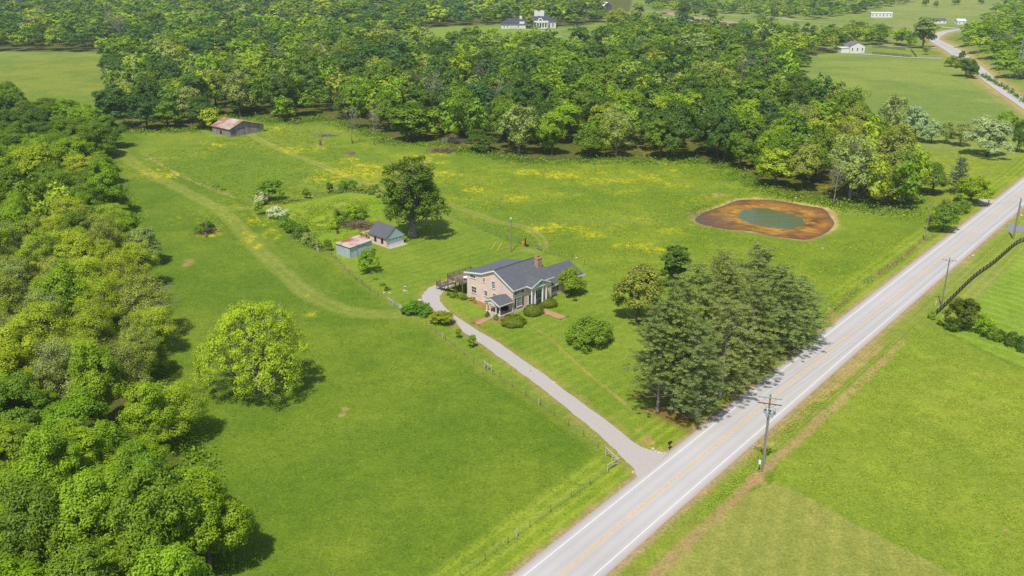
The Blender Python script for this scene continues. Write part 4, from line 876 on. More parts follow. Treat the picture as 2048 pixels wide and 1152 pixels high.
# forest floor is in shade: low undergrowth along the wood edges, uncountable
def undergrowth(name, P, n, size, hh, seed, tint, wd=2.5):
    r = np.random.default_rng(seed); P = np.array(P); seg = np.linalg.norm(np.diff(P, axis=0), axis=1); k = r.choice(len(seg), n, p=seg / seg.sum()); t = r.uniform(0, 1, n)[:, None]
    c = P[k] * (1 - t) + P[k + 1] * t + r.normal(size=(n, 2)) * wd; cl = fbm(c[:, 0] / 3, c[:, 1] / 3, seed, 3); kp = cl > .42; c = c[kp]; cl = cl[kp]
    z = gz(c[:, 0], c[:, 1]) + r.uniform(0, 1, len(c)) * hh * np.clip((cl - .38) * 4, .2, 1.2); C = np.c_[c, z]
    V, Q = leaf_quads(C, unit(r.normal(size=C.shape) * .6 + [0, 0, .8]), size, r); cc = np.repeat(np.array([jit(tint[i], r)[:3] for i in r.integers(len(tint), size=len(C))]), 4, 0)
    return tag(ob(name, mesh_np(name, V, Q, leaf_c, attrs={'v': np.repeat(r.uniform(.2, .8, len(C)), 4)}, cattrs={'col': cc})), kind='stuff')
undergrowth('undergrowth', WAw[3:28], 26000, .30, 1.6, 3, ('green', 'dark', 'bright'), 3.2)
undergrowth('undergrowth', LWw[2:14], 14000, .24, 1.5, 4, ('green', 'dark', 'bright'), 1.3)
undergrowth('weeds', [p for p in DITCH], 5200, .13, .5, 5, ('olive', 'green', 'greyish'), .6)
undergrowth('weeds', TAN1 + TAN2, 3800, .16, .5, 6, ('olive', 'greyish', 'green'), .8)
undergrowth('weeds', W([(640,492),(670,515),(700,545),(735,572),(770,596)]), 1500, .10, .35, 7, ('greyish', 'olive'), .4)
undergrowth('weeds', W([(1400,1035),(1450,985),(1490,950),(1530,905),(1600,840),(1680,765)]), 5500, .10, .28, 8, ('lime', 'bright', 'greyish'), .55)
undergrowth('weeds', W([(1960,150),(2000,172),(2048,203),(2060,212)]), 2600, .45, 2.2, 9, ('dark', 'green'), 1.0)
undergrowth('weeds', W([(1378,432),(1393,415),(1430,405)]), 2400, .16, .5, 10, ('olive', 'green', 'greyish'), 1.6)
undergrowth('weeds', W([(545,410),(600,400),(650,388),(700,382),(750,388)]), 5000, .2, .8, 12, ('greyish', 'olive', 'green'), 1.2)
undergrowth('weeds', W([(560,440),(590,470),(620,492),(645,502)]), 3500, .16, 1.0, 13, ('greyish', 'green', 'dark'), .8)
undergrowth('garden_weeds', W([(580,430),(640,420),(700,405),(740,410),(690,440),(640,450),(600,440),(660,470),(670,490)]), 16000, .17, .45, 11, ('bright', 'green', 'lime', 'olive'), 4.0)

def tufts(name, P, n, size, hh, seed, tint, mul=(1.0, 1.3)):
    """loose grass clumps standing in a field, uncountable"""
    r = np.random.default_rng(seed); A = np.array(P); x = r.uniform(A[:, 0].min(), A[:, 0].max(), n * 3); y = r.uniform(A[:, 1].min(), A[:, 1].max(), n * 3); ok = inpoly(x, y, P) & (dline(x, y, ROAD) > 7) & (dline(x, y, T1) > 2.6) & (dline(x, y, T2) > 1.9); px1 = 1024 + F_PX * x / (y * ct + CAM_H * st_); ok &= (np.abs(px1 - 1024) < 1080)
    x, y = x[ok][:n], y[ok][:n]; cl = fbm(x / 2.5, y / 2.5, seed, 4); kp = cl > .47; x, y, cl = x[kp], y[kp], cl[kp]; C = np.c_[x, y, gz(x, y) + hh * .5 * r.uniform(.1, 1, len(x))]
    V, Q = leaf_quads(C, unit(r.normal(size=C.shape) * .20 + [0, -.25, .9]), size, r, .5); base = np.array(tint)[r.integers(len(tint), size=len(C))] * r.uniform(*mul, (len(C), 1))
    return tag(ob(name, mesh_np(name, V, Q, leaf_c, attrs={'v': np.repeat(r.uniform(.3, .7, len(C)), 4)}, cattrs={'col': np.repeat(base, 4, 0)})), kind='stuff')
LF_ = W([(440,330),(500,430),(655,520),(770,620),(880,690),(1060,805),(1200,925),(1235,955),(1020,1140),(900,1200),(430,1200),(300,700),(260,420)])
tufts('field_grass', LF_, 60000, .13, .22, 21, [FIELD, FIELD2, FIELD * 1.25, PAST2]); tufts('field_grass', RTALL_P, 34000, .13, .25, 22, [RIGHT, RIGHT2, RIGHT * 1.25])
tufts('pasture_grass', W([(700,330),(1000,330),(1400,335),(1560,400),(1380,440),(1560,490),(1700,480),(1830,470),(1640,640),(1250,560),(1090,500),(900,430),(840,380)]), 46000, .20, .30, 23, [PAST, PAST2, PAST2 * .9, PAST * 1.3, np.array(YEL) * .8])
tufts('pasture_grass', W([(280,310),(430,280),(560,250),(640,260),(760,340),(700,375),(500,405)]), 22000, .26, .35, 24, [PAST, PAST2, PAST2 * .8, PAST * 1.2])
tufts('mown_grass', RMOWN_P, 12000, .09, .10, 25, [MOWN, MOWN * 1.15, MOWN * .8])
# ------------------------------------------------------------------ buildings
def window(parent, pl, c, a0, a1, z0, z1, s, cols=2, rows=2, glass=glass_dark, frame=white_paint, d=.05, fr=.09, sill=True, label=None):
    """pl 'x': wall plane x=c, a is y; pl 'y': wall plane y=c, a is x; s = outward sign"""
    f = MB(); g = MB()
    def bx(mb, A0, A1, Z0, Z1, d0, d1):
        lo, hi = sorted((c + s * d0, c + s * d1))
        mb.box(lo, hi, A0, A1, Z0, Z1) if pl == 'x' else mb.box(A0, A1, lo, hi, Z0, Z1)
    bx(f, a0 - fr, a0, z0, z1, 0.002, d); bx(f, a1, a1 + fr, z0, z1, 0.002, d); bx(f, a0 - fr, a1 + fr, z1, z1 + fr, 0.002, d + .01)
    bx(f, a0 - fr * 1.6, a1 + fr * 1.6, z0 - fr, z0, 0.002, d + .10)
    for k in range(1, cols): q = a0 + (a1 - a0) * k / cols; bx(f, q - .022, q + .022, z0, z1, .016, d - .012)
    for k in range(1, rows): q = z0 + (z1 - z0) * k / rows; bx(f, a0, a1, q - (.035 if k * 2 == rows else .02), q + (.035 if k * 2 == rows else .02), .014, d - .008)
    w_ = f.build('window', frame, parent); bx(g, a0, a1, z0, z1, .003, .012); g.build('pane', glass, w_)
    if label: w_['label'] = label
    return w_
def shutter(parent, c, a0, a1, z0, z1):
    mb = MB().box(a0, a1, c - .05, c - .004, z0, z1)
    for k in range(12): z = z0 + .06 + (z1 - z0 - .1) * k / 12; mb.box(a0 + .05, a1 - .05, c - .062, c - .051, z, z + .05)
    return mb.build('shutter', shutter_mat, parent)
def column(parent, x, y, z0, z1, r=.19, name='column'):
    return MB().tube([(x, y, z0 + .16), (x, y, z0 + (z1 - z0) * .4), (x, y, z1 - .2)], [r, r * .97, r * .84], 14).box(x - r * 1.35, x + r * 1.35, y - r * 1.35, y + r * 1.35, z0, z0 + .16).box(x - r * 1.25, x + r * 1.25, y - r * 1.25, y + r * 1.25, z1 - .2, z1).build(name, white_paint, parent)
ang_h = math.atan2(.70603, .70818)
house = thing('brick_house', 'two storey pinkish brick house with charcoal roof and white portico', 'house', (.1506, 179.485, 0), ang_h)
prof = [(0,-.3),(14.5,-.3),(14.5,5.75),(9.4,6.62),(5.5,8.3),(0,5.5)]
MB().prism(prof, 'x', 0, 12.2).build('wall', brick, house)
MB().box(12.2, 24, 1.2, 10, -.3, 2.75).build('wall', brick, house)
MB().prism([(1.2,2.75),(10,2.75),(5.7,4.85)], 'x', 23.75, 24).build('wall', sage_siding, house)
front = MB().prism([(-.5,5.28),(5.5,8.36),(5.5,8.56),(-.5,5.48)], 'x', -.35, 12.55)
rf = front.build('roof', shingle, house)
MB().prism([(5.502,8.36),(9.4,6.70),(15.1,5.72),(15.1,5.92),(9.4,6.90),(5.502,8.56)], 'x', -.35, 12.55).build('roof', shingle_worn, house)['label'] = 'faded low pitched rear roof'
MB().box(-.35, 12.55, 5.42, 5.62, 8.51, 8.60).build('ridge_cap', surf('ridge_shingle', lin(60,66,80,.8), .9, .1, 2), house)
# white rakes, fascia, gutters
tr = MB()
for x0, x1, q_ in ((-.40, -.352, 0), (12.552, 12.60, .12)):
    tr.prism([(-.55,5.16-q_),(5.5,8.26-q_),(5.5,8.60-q_),(-.55,5.50-q_)], 'x', x0, x1); tr.prism([(5.501,8.26-q_),(9.4,6.60-q_),(15.15,5.62-q_),(15.15,5.96-q_),(9.4,6.94-q_),(5.501,8.60-q_)], 'x', x0, x1)
tr.box(-.35, 3.55, -.58, -.502, 5.22, 5.42); tr.box(9.3, 12.55, -.58, -.502, 5.22, 5.42); tr.box(-.35, 12.55, 15.102, 15.17, 5.62, 5.84)
tr.build('trim', white_paint, house)
sf = MB().box(-.34, 12.54, -.49, -.01, 5.20, 5.26); sf.build('soffit', white_paint, house)
ch = MB().box(10.35, 11.75, 2.55, 3.55, 6.2, 9.25).box(10.28, 11.82, 2.48, 3.62, 9.25, 9.42).build('chimney', brick_red, rf)
cpm = MB()
for x in (10.72, 11.05, 11.38): cpm.tube([(x, 3.05, 9.4), (x, 3.05, 9.72)], .13, 10)
cpm.build('flue_pot', clay_pot, rf); MB().box(10.30, 11.80, 2.30, 3.66, 6.62, 6.72).build('flashing', metal_dark, rf)
MB().tube([(2.2, 9.0, 6.8), (2.2, 9.0, 7.5)], .05, 6).build('vent_pipe', metal_dark, house); MB().tube([(4.4, 8.4, 7.2), (4.4, 8.4, 7.7)], .06, 6).build('vent_pipe', metal_dark, house)
# wing roof
wr_ = MB().prism([(.75,2.58),(5.7,4.93),(10.45,2.58),(10.45,2.76),(5.7,5.11),(.75,2.76)], 'x', 12.2, 24.35).build('roof', shingle, house); wr_['label'] = 'lower roof over the one storey wing'
MB().box(12.2, 24.35, .66, .745, 2.56, 2.74).prism([(.66,2.36),(5.7,4.75),(10.5,2.36),(10.5,2.68),(5.7,5.06),(.66,2.68)], 'x', 24.352, 24.41).build('trim', white_paint, house)
# gable-end windows (plane x = 0) and basement vents
for (y0, y1, z0, z1, c_, r_) in ((11.75,13.35,5.0,5.62,3,1),(8.6,9.25,4.95,5.85,2,2),(5.5,6.35,4.3,5.8,2,4),(11.45,12.95,1.6,3.0,3,2),(7.9,8.8,1.85,3.05,2,3),(5.2,6.0,1.9,3.1,2,3)):
    window(house, 'x', 0, y0, y1, z0, z1, -1, c_, r_)
v_ = MB()
for y in (11.85, 7.8, 3.5): v_.box(-.03, -.003, y, y + .75, .12, .42)
v_.build('vent', metal_dark, house)
# front windows and shutters (plane y = 0)
for (x0, x1, z0, z1, c_, r_) in ((1.25,2.65,4.2,5.15,4,3),(1.2,2.7,1.25,3.15,4,4),(7.75,8.75,1.5,3.3,2,4),(10.0,10.9,4.25,5.1,2,3)): window(house, 'y', 0, x0, x1, z0, z1, -1, c_, r_)
MB().box(1.0, 2.9, -.10, -.053, 3.28, 3.55).build('lintel', white_paint, house)
for (a0, a1, z0, z1) in ((.62,1.1,4.1,5.2),(2.8,3.28,4.1,5.2),(.58,1.05,1.1,3.2),(2.85,3.32,1.1,3.2),(7.15,7.62,1.4,3.3),(8.88,9.35,1.4,3.3)): shutter(house, 0, a0, a1, z0, z1)
window(house, 'y', 1.2, 13.75, 15.15, .95, 2.05, -1, 4, 2)
for (a0, a1) in ((13.05, 13.6), (15.3, 15.85)): shutter(house, 1.2, a0, a1, .9, 2.1)
dr_ = MB().box(4.72, 4.9, -.09, -.002, .35, 3.35).box(6.0, 6.18, -.09, -.002, .35, 3.35).box(4.72, 6.18, -.11, -.002, 3.35, 3.6).build('door_surround', white_paint, house)
dd_ = MB().box(4.95, 5.95, -.05, -.003, .38, 2.75); dd_.box(5.05, 5.4, -.065, -.051, 1.6, 2.6).box(5.5, 5.85, -.065, -.051, 1.6, 2.6).box(5.05, 5.4, -.065, -.051, .5, 1.4).box(5.5, 5.85, -.065, -.051, .5, 1.4)
dd_ = dd_.build('door', surf('door_blue', (.03,.05,.12), .4, .2, 3), house); MB().tube([(5.86, -.11, 1.45), (5.86, -.066, 1.45)], .04, 8).build('handle', metal_grey, dd_)
ds = MB().tube([(-.12, -.5, 5.2), (-.12, -.14, 4.9), (-.12, -.14, .3)], .055, 8); ds.tube([(9.55, -.5, 5.2), (9.55, -.12, 4.9), (9.55, -.12, .2)], .055, 8).tube([(-.10, 14.3, 5.6), (-.10, 14.3, .2)], .055, 8); ds.tube([(12.5, .9, 2.5), (12.4, 1.1, .2)], .05, 8)
ds.build('downspout', white_paint, house)
# two-storey portico
MB().box(3.7, 9.3, -2.25, -.003, -.2, .34).build('porch_floor', concrete, house)
MB().prism([(3.55,5.38),(6.5,6.62),(9.4,5.38),(9.4,5.56),(6.5,6.82),(3.55,5.56)], 'y', -2.3, 2.2).build('roof', shingle, house)['label'] = 'small gabled roof over the portico'
ped = MB().prism([(3.75,5.30),(9.2,5.30),(9.2,5.40),(6.5,6.58),(3.75,5.40)], 'y', -2.12, -2.0).build('pediment', sage_siding, house); MB().prism([(6.15,5.72),(6.85,5.72),(6.5,6.1)], 'y', -2.16, -2.122).build('vent', metal_dark, ped)
MB().box(3.7, 9.25, -2.13, -1.45, 5.08, 5.298).box(3.7, 4.1, -1.448, -.004, 5.08, 5.298).box(8.85, 9.25, -1.448, -.004, 5.08, 5.298).prism([(3.50,5.34),(6.5,6.58),(9.45,5.34),(9.45,5.56),(6.5,6.80),(3.50,5.56)], 'y', -2.37, -2.302).box(3.46, 3.545, -2.3, -.55, 5.36, 5.54).box(9.405, 9.48, -2.3, -.55, 5.36, 5.54).build('trim', white_paint, house)
for x in (4.0, 5.05, 7.4, 8.55): column(house, x, -1.8, .34, 5.08, .2)
# side porch
MB().box(-4.05, -.003, -.25, 4.45, -.2, .55).build('porch_floor', concrete, house)
MB().prism([(-.45,2.86),(2.1,3.86),(4.75,2.86),(4.75,3.02),(2.1,4.04),(-.45,3.02)], 'x', -4.45, -.004).build('roof', shingle, house)['label'] = 'small gabled roof over the side porch'
MB().prism([(-.25,2.78),(4.55,2.78),(4.55,2.86),(2.1,3.80),(-.25,2.86)], 'x', -4.22, -4.1).build('pediment', white_siding, house)
MB().prism([(-.52,2.80),(2.1,3.82),(4.82,2.80),(4.82,3.06),(2.1,4.08),(-.52,3.06)], 'x', -4.50, -4.452).box(-4.1, -.004, -.24, -.06, 2.62, 2.84).box(-4.1, -.004, 4.3, 4.48, 2.62, 2.84).box(-4.1, -3.86, -.058, 4.298, 2.62, 2.78).box(-4.45, -.004, -.52, -.455, 2.84, 3.0).build('trim', white_paint, house)
for y in (.02, 1.15, 2.95, 4.0): column(house, -3.85, y, .55, 2.62, .13)
MB().box(-1.1, -.2, 1.2, 2.6, .55, 1.0).box(-.34, -.2, 1.2, 2.6, 1.0, 1.4).build('bench', wood_dark, house)
st = MB()
for k in range(3): st.box(-4.45 - .35 * k, -4.06 - (.35 * k if k else 0), 1.3, 2.8, -.1, .42 - .14 * k)
st.build('step', concrete, house)
# deck behind the house
deck = thing('wooden_deck', 'weathered raised wooden deck with long stair behind the brick house', 'deck', (.1506, 179.485, 0), ang_h)
MB().box(-.7, 6.6, 15.25, 20.5, 2.95, 3.1).build('deck_floor', wood_grey, deck)
for (x, y) in ((-.6, 15.4), (-.6, 17.8), (-.6, 20.4), (2.9, 20.4), (6.5, 20.4), (2.9, 17.8), (6.5, 15.4)): MB().box(x - .09, x + .09, y - .09, y + .09, 0, 2.95).build('post', wood_grey, deck)
def railing(mb, a, b, h=1.0):
    a = Vector(a); b = Vector(b); n = max(2, int((b - a).length / .16)); u_ = Vector((0, 0, h))
    mb.bar(a + u_, b + u_, .10, .06); mb.bar(a + u_ * .12, b + u_ * .12, .05, .08)
    for k in range(n + 1): p = a + (b - a) * k / n; mb.bar(p + u_ * .1, p + u_ * .98, .045)
    for k in range(int((b - a).length / 1.8) + 2): p = a + (b - a) * min(1, k * 1.8 / (b - a).length); mb.bar(p, p + u_ * 1.12, .11)
rl = MB(); railing(rl, (-.65, 15.3, 3.1), (-.65, 17.2, 3.1)); railing(rl, (-.65, 18.4, 3.1), (-.65, 20.45, 3.1)); railing(rl, (-.65, 20.45, 3.1), (6.55, 20.45, 3.1)); railing(rl, (6.55, 20.45, 3.1), (6.55, 15.3, 3.1)); rl.build('railing', wood_grey, deck)
sr = MB()
for k in range(15): f = k / 15; sr.box(-1.85, -.72, 17.3 + f * 4.0, 17.62 + f * 4.0, 2.90 - f * 1.9, 2.95 - f * 1.9)
sr.bar((-1.83, 17.2, 2.9), (-1.83, 21.4, .95), .06, .3).bar((-.75, 17.2, 2.9), (-.75, 21.4, .95), .06, .3).box(-1.9, -.7, 21.35, 23.0, .82, .92)
railing(sr, (-1.88, 17.25, 2.92), (-1.88, 21.35, .95)); railing(sr, (-.70, 20.55, 1.35), (-.70, 21.35, .95)); railing(sr, (-1.88, 21.4, .92), (-1.88, 22.95, .92)); railing(sr, (-1.88, 22.95, .92), (-.72, 22.95, .92))
for (x, y) in ((-1.85, 21.4), (-.75, 21.4), (-1.85, 22.9), (-.75, 22.9)): sr.box(x - .06, x + .06, y - .06, y + .06, 0, .82)
sr.build('stair', wood_grey, deck)
tb = thing('patio_table', 'white patio table standing on the raised deck', 'table', (.1506 + .708 * 1.5 - .706 * 16.4, 179.485 + .706 * 1.5 + .708 * 16.4, 3.1), ang_h)
MB().tube([(0, 0, .70), (0, 0, .74)], .75, 16).build('tabletop', white_paint, tb); MB().tube([(0, 0, 0), (0, 0, .70)], .05, 8).tube([(0, 0, 0), (0, 0, .05)], .32, 12).build('leg', white_paint, tb)
brickpath = MB().sheet([(4.9,-3.0),(7.0,-3.0),(6.9,-9.3),(4.9,-9.3)], .03).build('front_path', paver, loc=(.1506, 179.485, 0), rz=ang_h); tag(brickpath, kind='structure')
sp_ = MB().sheet([(-5.15,1.3),(-5.15,2.8),(-9.3,2.0),(-9.3,.5)], .03).build('porch_path', paver, loc=(.1506, 179.485, 0), rz=ang_h); tag(sp_, kind='structure')
def local(x, y): return (.1506 + .70818 * x - .70603 * y, 179.485 + .70603 * x + .70818 * y)
def rock(x, y, r, label, mat=rock_mat, name='rock', group=None, seed=0, flat=.6):
    q = np.random.default_rng(seed + int(x * 31 + y * 7)); bm = bmesh.new(); bmesh.ops.create_icosphere(bm, subdivisions=2, radius=r)
    for v in bm.verts: v.co = Vector((v.co.x * q.uniform(.8, 1.2), v.co.y * q.uniform(.8, 1.2), v.co.z * flat * q.uniform(.8, 1.15)))
    me = bpy.data.meshes.new(name); bm.to_mesh(me); bm.free(); me.materials.append(mat); o_ = ob(name, me, None, (x, y, r * flat * .35 + float(gz(np.array([x]), np.array([y]))[0]))); return tag(o_, label, 'rock', group)
for (x, y), l in (((4.75, -9.5), 'left stone block at the end of the brick front path'), ((7.05, -9.5), 'right stone block at the end of the brick front path'), ((-9.5, .4), 'near stone at the end of the side porch walk'), ((-9.5, 2.1), 'far stone at the end of the side porch walk')): rock(*local(x, y), .32, l, mulch_mat)
# garage
gar = thing('garage', 'small brick garage with blue grey gable and roll up door', 'garage', (-33.04, 225.50, 0), rad(46))
MB().box(0, .25, 0, 7, -.2, 2.5).box(5.65, 5.9, 0, 7, -.2, 2.5).box(.25, 5.65, 6.75, 7, -.2, 2.5).box(.25, .65, 0, .25, -.2, 2.5).box(5.25, 5.65, 0, .25, -.2, 2.5).build('wall', brick, gar)
MB().prism([(-.35,2.38),(2.95,5.08),(6.25,2.38),(6.25,2.56),(2.95,5.28),(-.35,2.56)], 'y', -.45, 7.35).build('roof', shingle, gar)
MB().prism([(-.2,2.40),(6.1,2.40),(6.1,2.50),(2.95,5.05),(-.2,2.50)], 'y', -.30, -.16).prism([(0,2.5),(5.9,2.5),(2.95,4.9)], 'y', 6.85, 6.95).build('gable', sage_siding, gar)
MB().box(-.2, 6.1, -.34, -.305, 2.30, 2.46).build('trim', sage_siding, gar)
gd = MB().box(.66, 5.24, .04, .10, .02, 2.3).build('garage_door', garage_door_mat, gar); gw = MB()
for x in (1.0, 2.25, 3.35, 4.5): gw.box(x, x + .5, .02, .038, 1.75, 1.95)
gw.build('pane', glass_dark, gd)
for y0 in (1.3, 4.2): window(gar, 'x', 0, y0, y0 + .75, 1.0, 2.0, -1, 1, 2, frame=wood_dark)
MB().box(-.6, 2.7, 7.36, 10.3, 2.12, 2.20).build('lean_to_roof', rust_roof, gar)
for x, y in ((-.45, 10.1), (1.2, 10.1), (2.55, 10.1), (-.45, 7.8)): MB().box(x - .08, x + .08, y - .08, y + .08, 0, 2.12).build('post', wood_dark, gar)
tag(MB().sheet([(-.1,-1.7),(6.0,-1.7),(6.0,.3),(-.1,.3)], .028).build('garage_apron', concrete, loc=(-33.04, 225.5, 0), rz=rad(46)), kind='structure')
# tin shed
shd = thing('metal_shed', 'corrugated grey tin shed with rusty low roof', 'shed', (-41.05, 216.67, 0), rad(48))
MB().prism([(0,-.1),(7.2,-.1),(7.2,3.22),(0,2.85)], 'y', 0, 5.5).build('wall', shed_metal, shd)
MB().prism([(-.25,2.87),(7.45,3.27),(7.45,3.34),(-.25,2.94)], 'y', -.3, 5.8).build('roof', rust_roof, shd)
MB().box(-.06, .0, -.32, 5.82, 2.66, 2.86).build('fascia', surf('rusty_fascia', lin(110,90,92,.7), .8, .2, 2), shd)
sd_ = MB().box(2.3, 5.4, -.05, -.005, .1, 2.45).build('door', shed_metal, shd); MB().box(2.2, 5.5, -.08, -.052, 2.38, 2.46).box(2.24, 2.3, -.08, -.052, .1, 2.38).build('track', surf('rusty_rail', lin(170,150,120,.7), .8, .3, 3), sd_)
MB().box(-.04, .06, -.06, -.006, .0, 2.8).build('corner_trim', metal_grey, shd)
# barn
brn = thing('barn', 'old weathered board barn with rusting tin roof at the wood edge', 'barn', (-118.25, 376.2, 0), rad(50))
MB().prism([(0,-.2),(16.8,-.2),(16.8,3.1),(6.6,5.95),(0,3.45)], 'y', 0, 13).build('wall', barn_boards, brn)
MB().prism([(-.55,3.20),(6.6,5.98),(6.6,6.10),(-.55,3.32)], 'y', -.6, 13.5).build('roof', rust_roof_y, brn)
MB().prism([(6.601,5.98),(17.3,2.95),(17.3,3.07),(6.601,6.10)], 'y', -.6, 13.5).build('roof', rust_roof_y, brn)
bd = MB().box(.9, 2.0, -.08, -.01, 0, 2.3).build('door', barn_boards, brn); bd['label'] = 'small plank door near the corner'; bd2 = MB().box(3.6, 7.4, -.08, -.01, 0, 2.8).build('door', barn_boards, brn); MB().box(3.4, 7.6, -.12, -.085, 2.75, 2.9).build('track', wood_dark, bd2)
MB().box(11.0, 14.6, -.07, -.01, 0, 2.3).build('door', barn_boards, brn); MB().box(2.05, 2.35, -.03, -.008, 0, 2.2).box(-.006, -.03, 6, 7.4, .4, 2.0).build('opening', wood_dark, brn)
# mansion far behind
man = thing('white_mansion', 'large white columned mansion with dark hipped roof far behind the wood', 'house', (14, 945, 0), rad(4))
MB().box(-25, 0, 0, 11, -1, 4.2).build('wall', white_brick, man); MB().box(0, 31, 4, 20, -1, 6.6).build('wall', white_brick, man)
def hip(mb, x0, x1, y0, y1, z0, z1, ins):
    ym = (y0 + y1) / 2; return mb.add([(x0,y0,z0),(x1,y0,z0),(x1,y1,z0),(x0,y1,z0),(x0+ins,ym,z1),(x1-ins,ym,z1)], [(0,1,5,4),(1,2,5),(2,3,4,5),(3,0,4),(0,3,2,1)])
slate = surf('dark_slate', lin(84,84,104,.75), .8, .12, .3)
mr = hip(MB(), -26, 6, -.8, 12, 4.2, 9.5, 9).build('roof', slate, man); hip(MB(), -1, 32, 3, 21, 6.6, 12.6, 10).build('roof', slate, man)
MB().box(-6, -3.5, 5, 7, 7, 12).build('chimney', white_brick, mr)
cu = MB().box(9.5, 13.2, 10, 14, 11, 16.6).box(15.5, 19.5, 10, 14, 11, 16.6).box(13.2, 15.5, 10.5, 13.5, 11, 15.6).build('roof_turret', white_brick, man)
MB().box(7.5, 22.5, 0, 4.2, -.5, .5).box(7.2, 22.8, .2, 4.3, 5.6, 7.2).build('portico', white_paint, man)
for k in range(6): MB().tube([(8.3 + k * 2.7, .9, .5), (8.3 + k * 2.7, .9, 5.6)], .42, 10).build('column', white_paint, man)
tyc = MB(); tyc.prism([(15 + 2.4 * math.cos(t), 7.4 + 2.4 * math.sin(t)) for t in np.linspace(0, math.pi, 10)], 'y', 2.6, 5.5); lt = tyc.build('dormer', white_paint, man); MB().prism([(15 + 1.5 * math.cos(t), 7.6 + 1.5 * math.sin(t)) for t in np.linspace(0, math.pi, 8)], 'y', 2.5, 2.58).build('pane', glass_dark, lt)
MB().box(-6.5, -1.5, -.3, 3, 4.2, 6.6).build('dormer', white_paint, man)
for x in (2.0, 4.6, 9.6, 12.3, 17.7, 20.4, 24.5, 28.0): window(man, 'y', 4, x - .6, x + .6, 1.2, 4.6, -1, 2, 3, fr=.15)
MB().box(14.4, 15.6, 3.8, 3.95, .5, 4.4).build('door', wood_dark, man)
for x in (-22, -18.5, -7.5): window(man, 'y', 0, x - .5, x + .5, 1.2, 3.0, -1, 2, 2, fr=.12)
for x in (-16.5, -12.2): MB().box(x, x + 3.2, -.1, -.01, 0, 3.2).build('garage_door', surf('garage_panel', (.62,.60,.57), .6, .1, 1), man)
def simple_house(name, label, cat, px, py, w_, d_, h_, rh, rz, wall=white_siding, roof=shingle, wins=3, axis='y'):
    x, y, z = GP(px, py); t = thing(name, label, cat, (x, y, z), rad(rz)); MB().box(-w_/2, w_/2, 0, d_, -1, h_).build('wall', wall, t)
    if axis == 'x':
        MB().prism([(-.4,h_),(d_/2,h_+rh),(d_+.4,h_),(d_+.4,h_+.25),(d_/2,h_+rh+.25),(-.4,h_+.25)], 'x', -w_/2-.4, w_/2+.4).build('roof', roof, t); MB().prism([(0,h_),(d_,h_),(d_/2,h_+rh)], 'x', -w_/2, -w_/2+.1).prism([(0,h_),(d_,h_),(d_/2,h_+rh)], 'x', w_/2-.1, w_/2).build('gable', wall, t)
    else:
        MB().prism([(-w_/2-.4,h_),(0,h_+rh),(w_/2+.4,h_),(w_/2+.4,h_+.25),(0,h_+rh+.25),(-w_/2-.4,h_+.25)], 'y', -.4, d_+.4).build('roof', roof, t); MB().prism([(-w_/2,h_),(w_/2,h_),(0,h_+rh)], 'y', .0, .1).build('gable', wall, t)
    for k in range(wins): a = -w_/2 + w_ * (k + .5) / wins; window(t, 'y', 0, a - .5, a + .5, h_ * .35, h_ * .72, -1, 1, 2, fr=.12)
    return t
mauve = surf('mauve_shingle', lin(150,128,140,.75), .8, .15, .5); tin = surf('white_tin', (.78,.78,.78), .5, .06, .3)
wh = simple_house('white_house', 'white two storey house with mauve roof by the paddock', 'house', 1714, 106, 12, 11, 5.2, 2.8, 8, roof=mauve, wins=3); MB().box(-12, -6.002, 2, 9, -1, 3.6).build('annex', white_siding, wh); MB().box(-12.4, -6.002, 1.6, 9.4, 3.6, 3.9).build('annex_roof', tin, wh)
simple_house('mobile_home', 'long white mobile home on the far grass', 'house', 1763, 35, 24, 7, 5.0, .8, -8, roof=tin, wins=6, axis='x')
simple_house('white_outbuilding', 'low white outbuilding with grey roof left of the far road bend', 'shed', 1880, 47, 13, 9, 3.2, 2.0, 0, roof=shingle, wins=3, axis='x')
simple_house('white_outbuilding', 'small white building half hidden by the wooded hill', 'shed', 1923, 49, 9, 8, 3.4, 2.0, 0, roof=tin, wins=2, axis='x')
gb = simple_house('grey_barn', 'grey barn with bright white roof beside the top of the wood', 'barn', 1215, 20, 15, 24, 5, 5, 40, wall=surf('slate_blue_boards', lin(110,112,140,.7), .8, .2, .4), roof=tin, wins=2)
simple_house('hidden_house', 'grey roofed house almost hidden among the trees below the mansion lawn', 'house', 872, 121, 17, 12, 6.5, 7, -20, wall=brick_red, roof=surf('mauve_grey_roof', lin(140,132,146,.75), .85, .15, .3), wins=3)
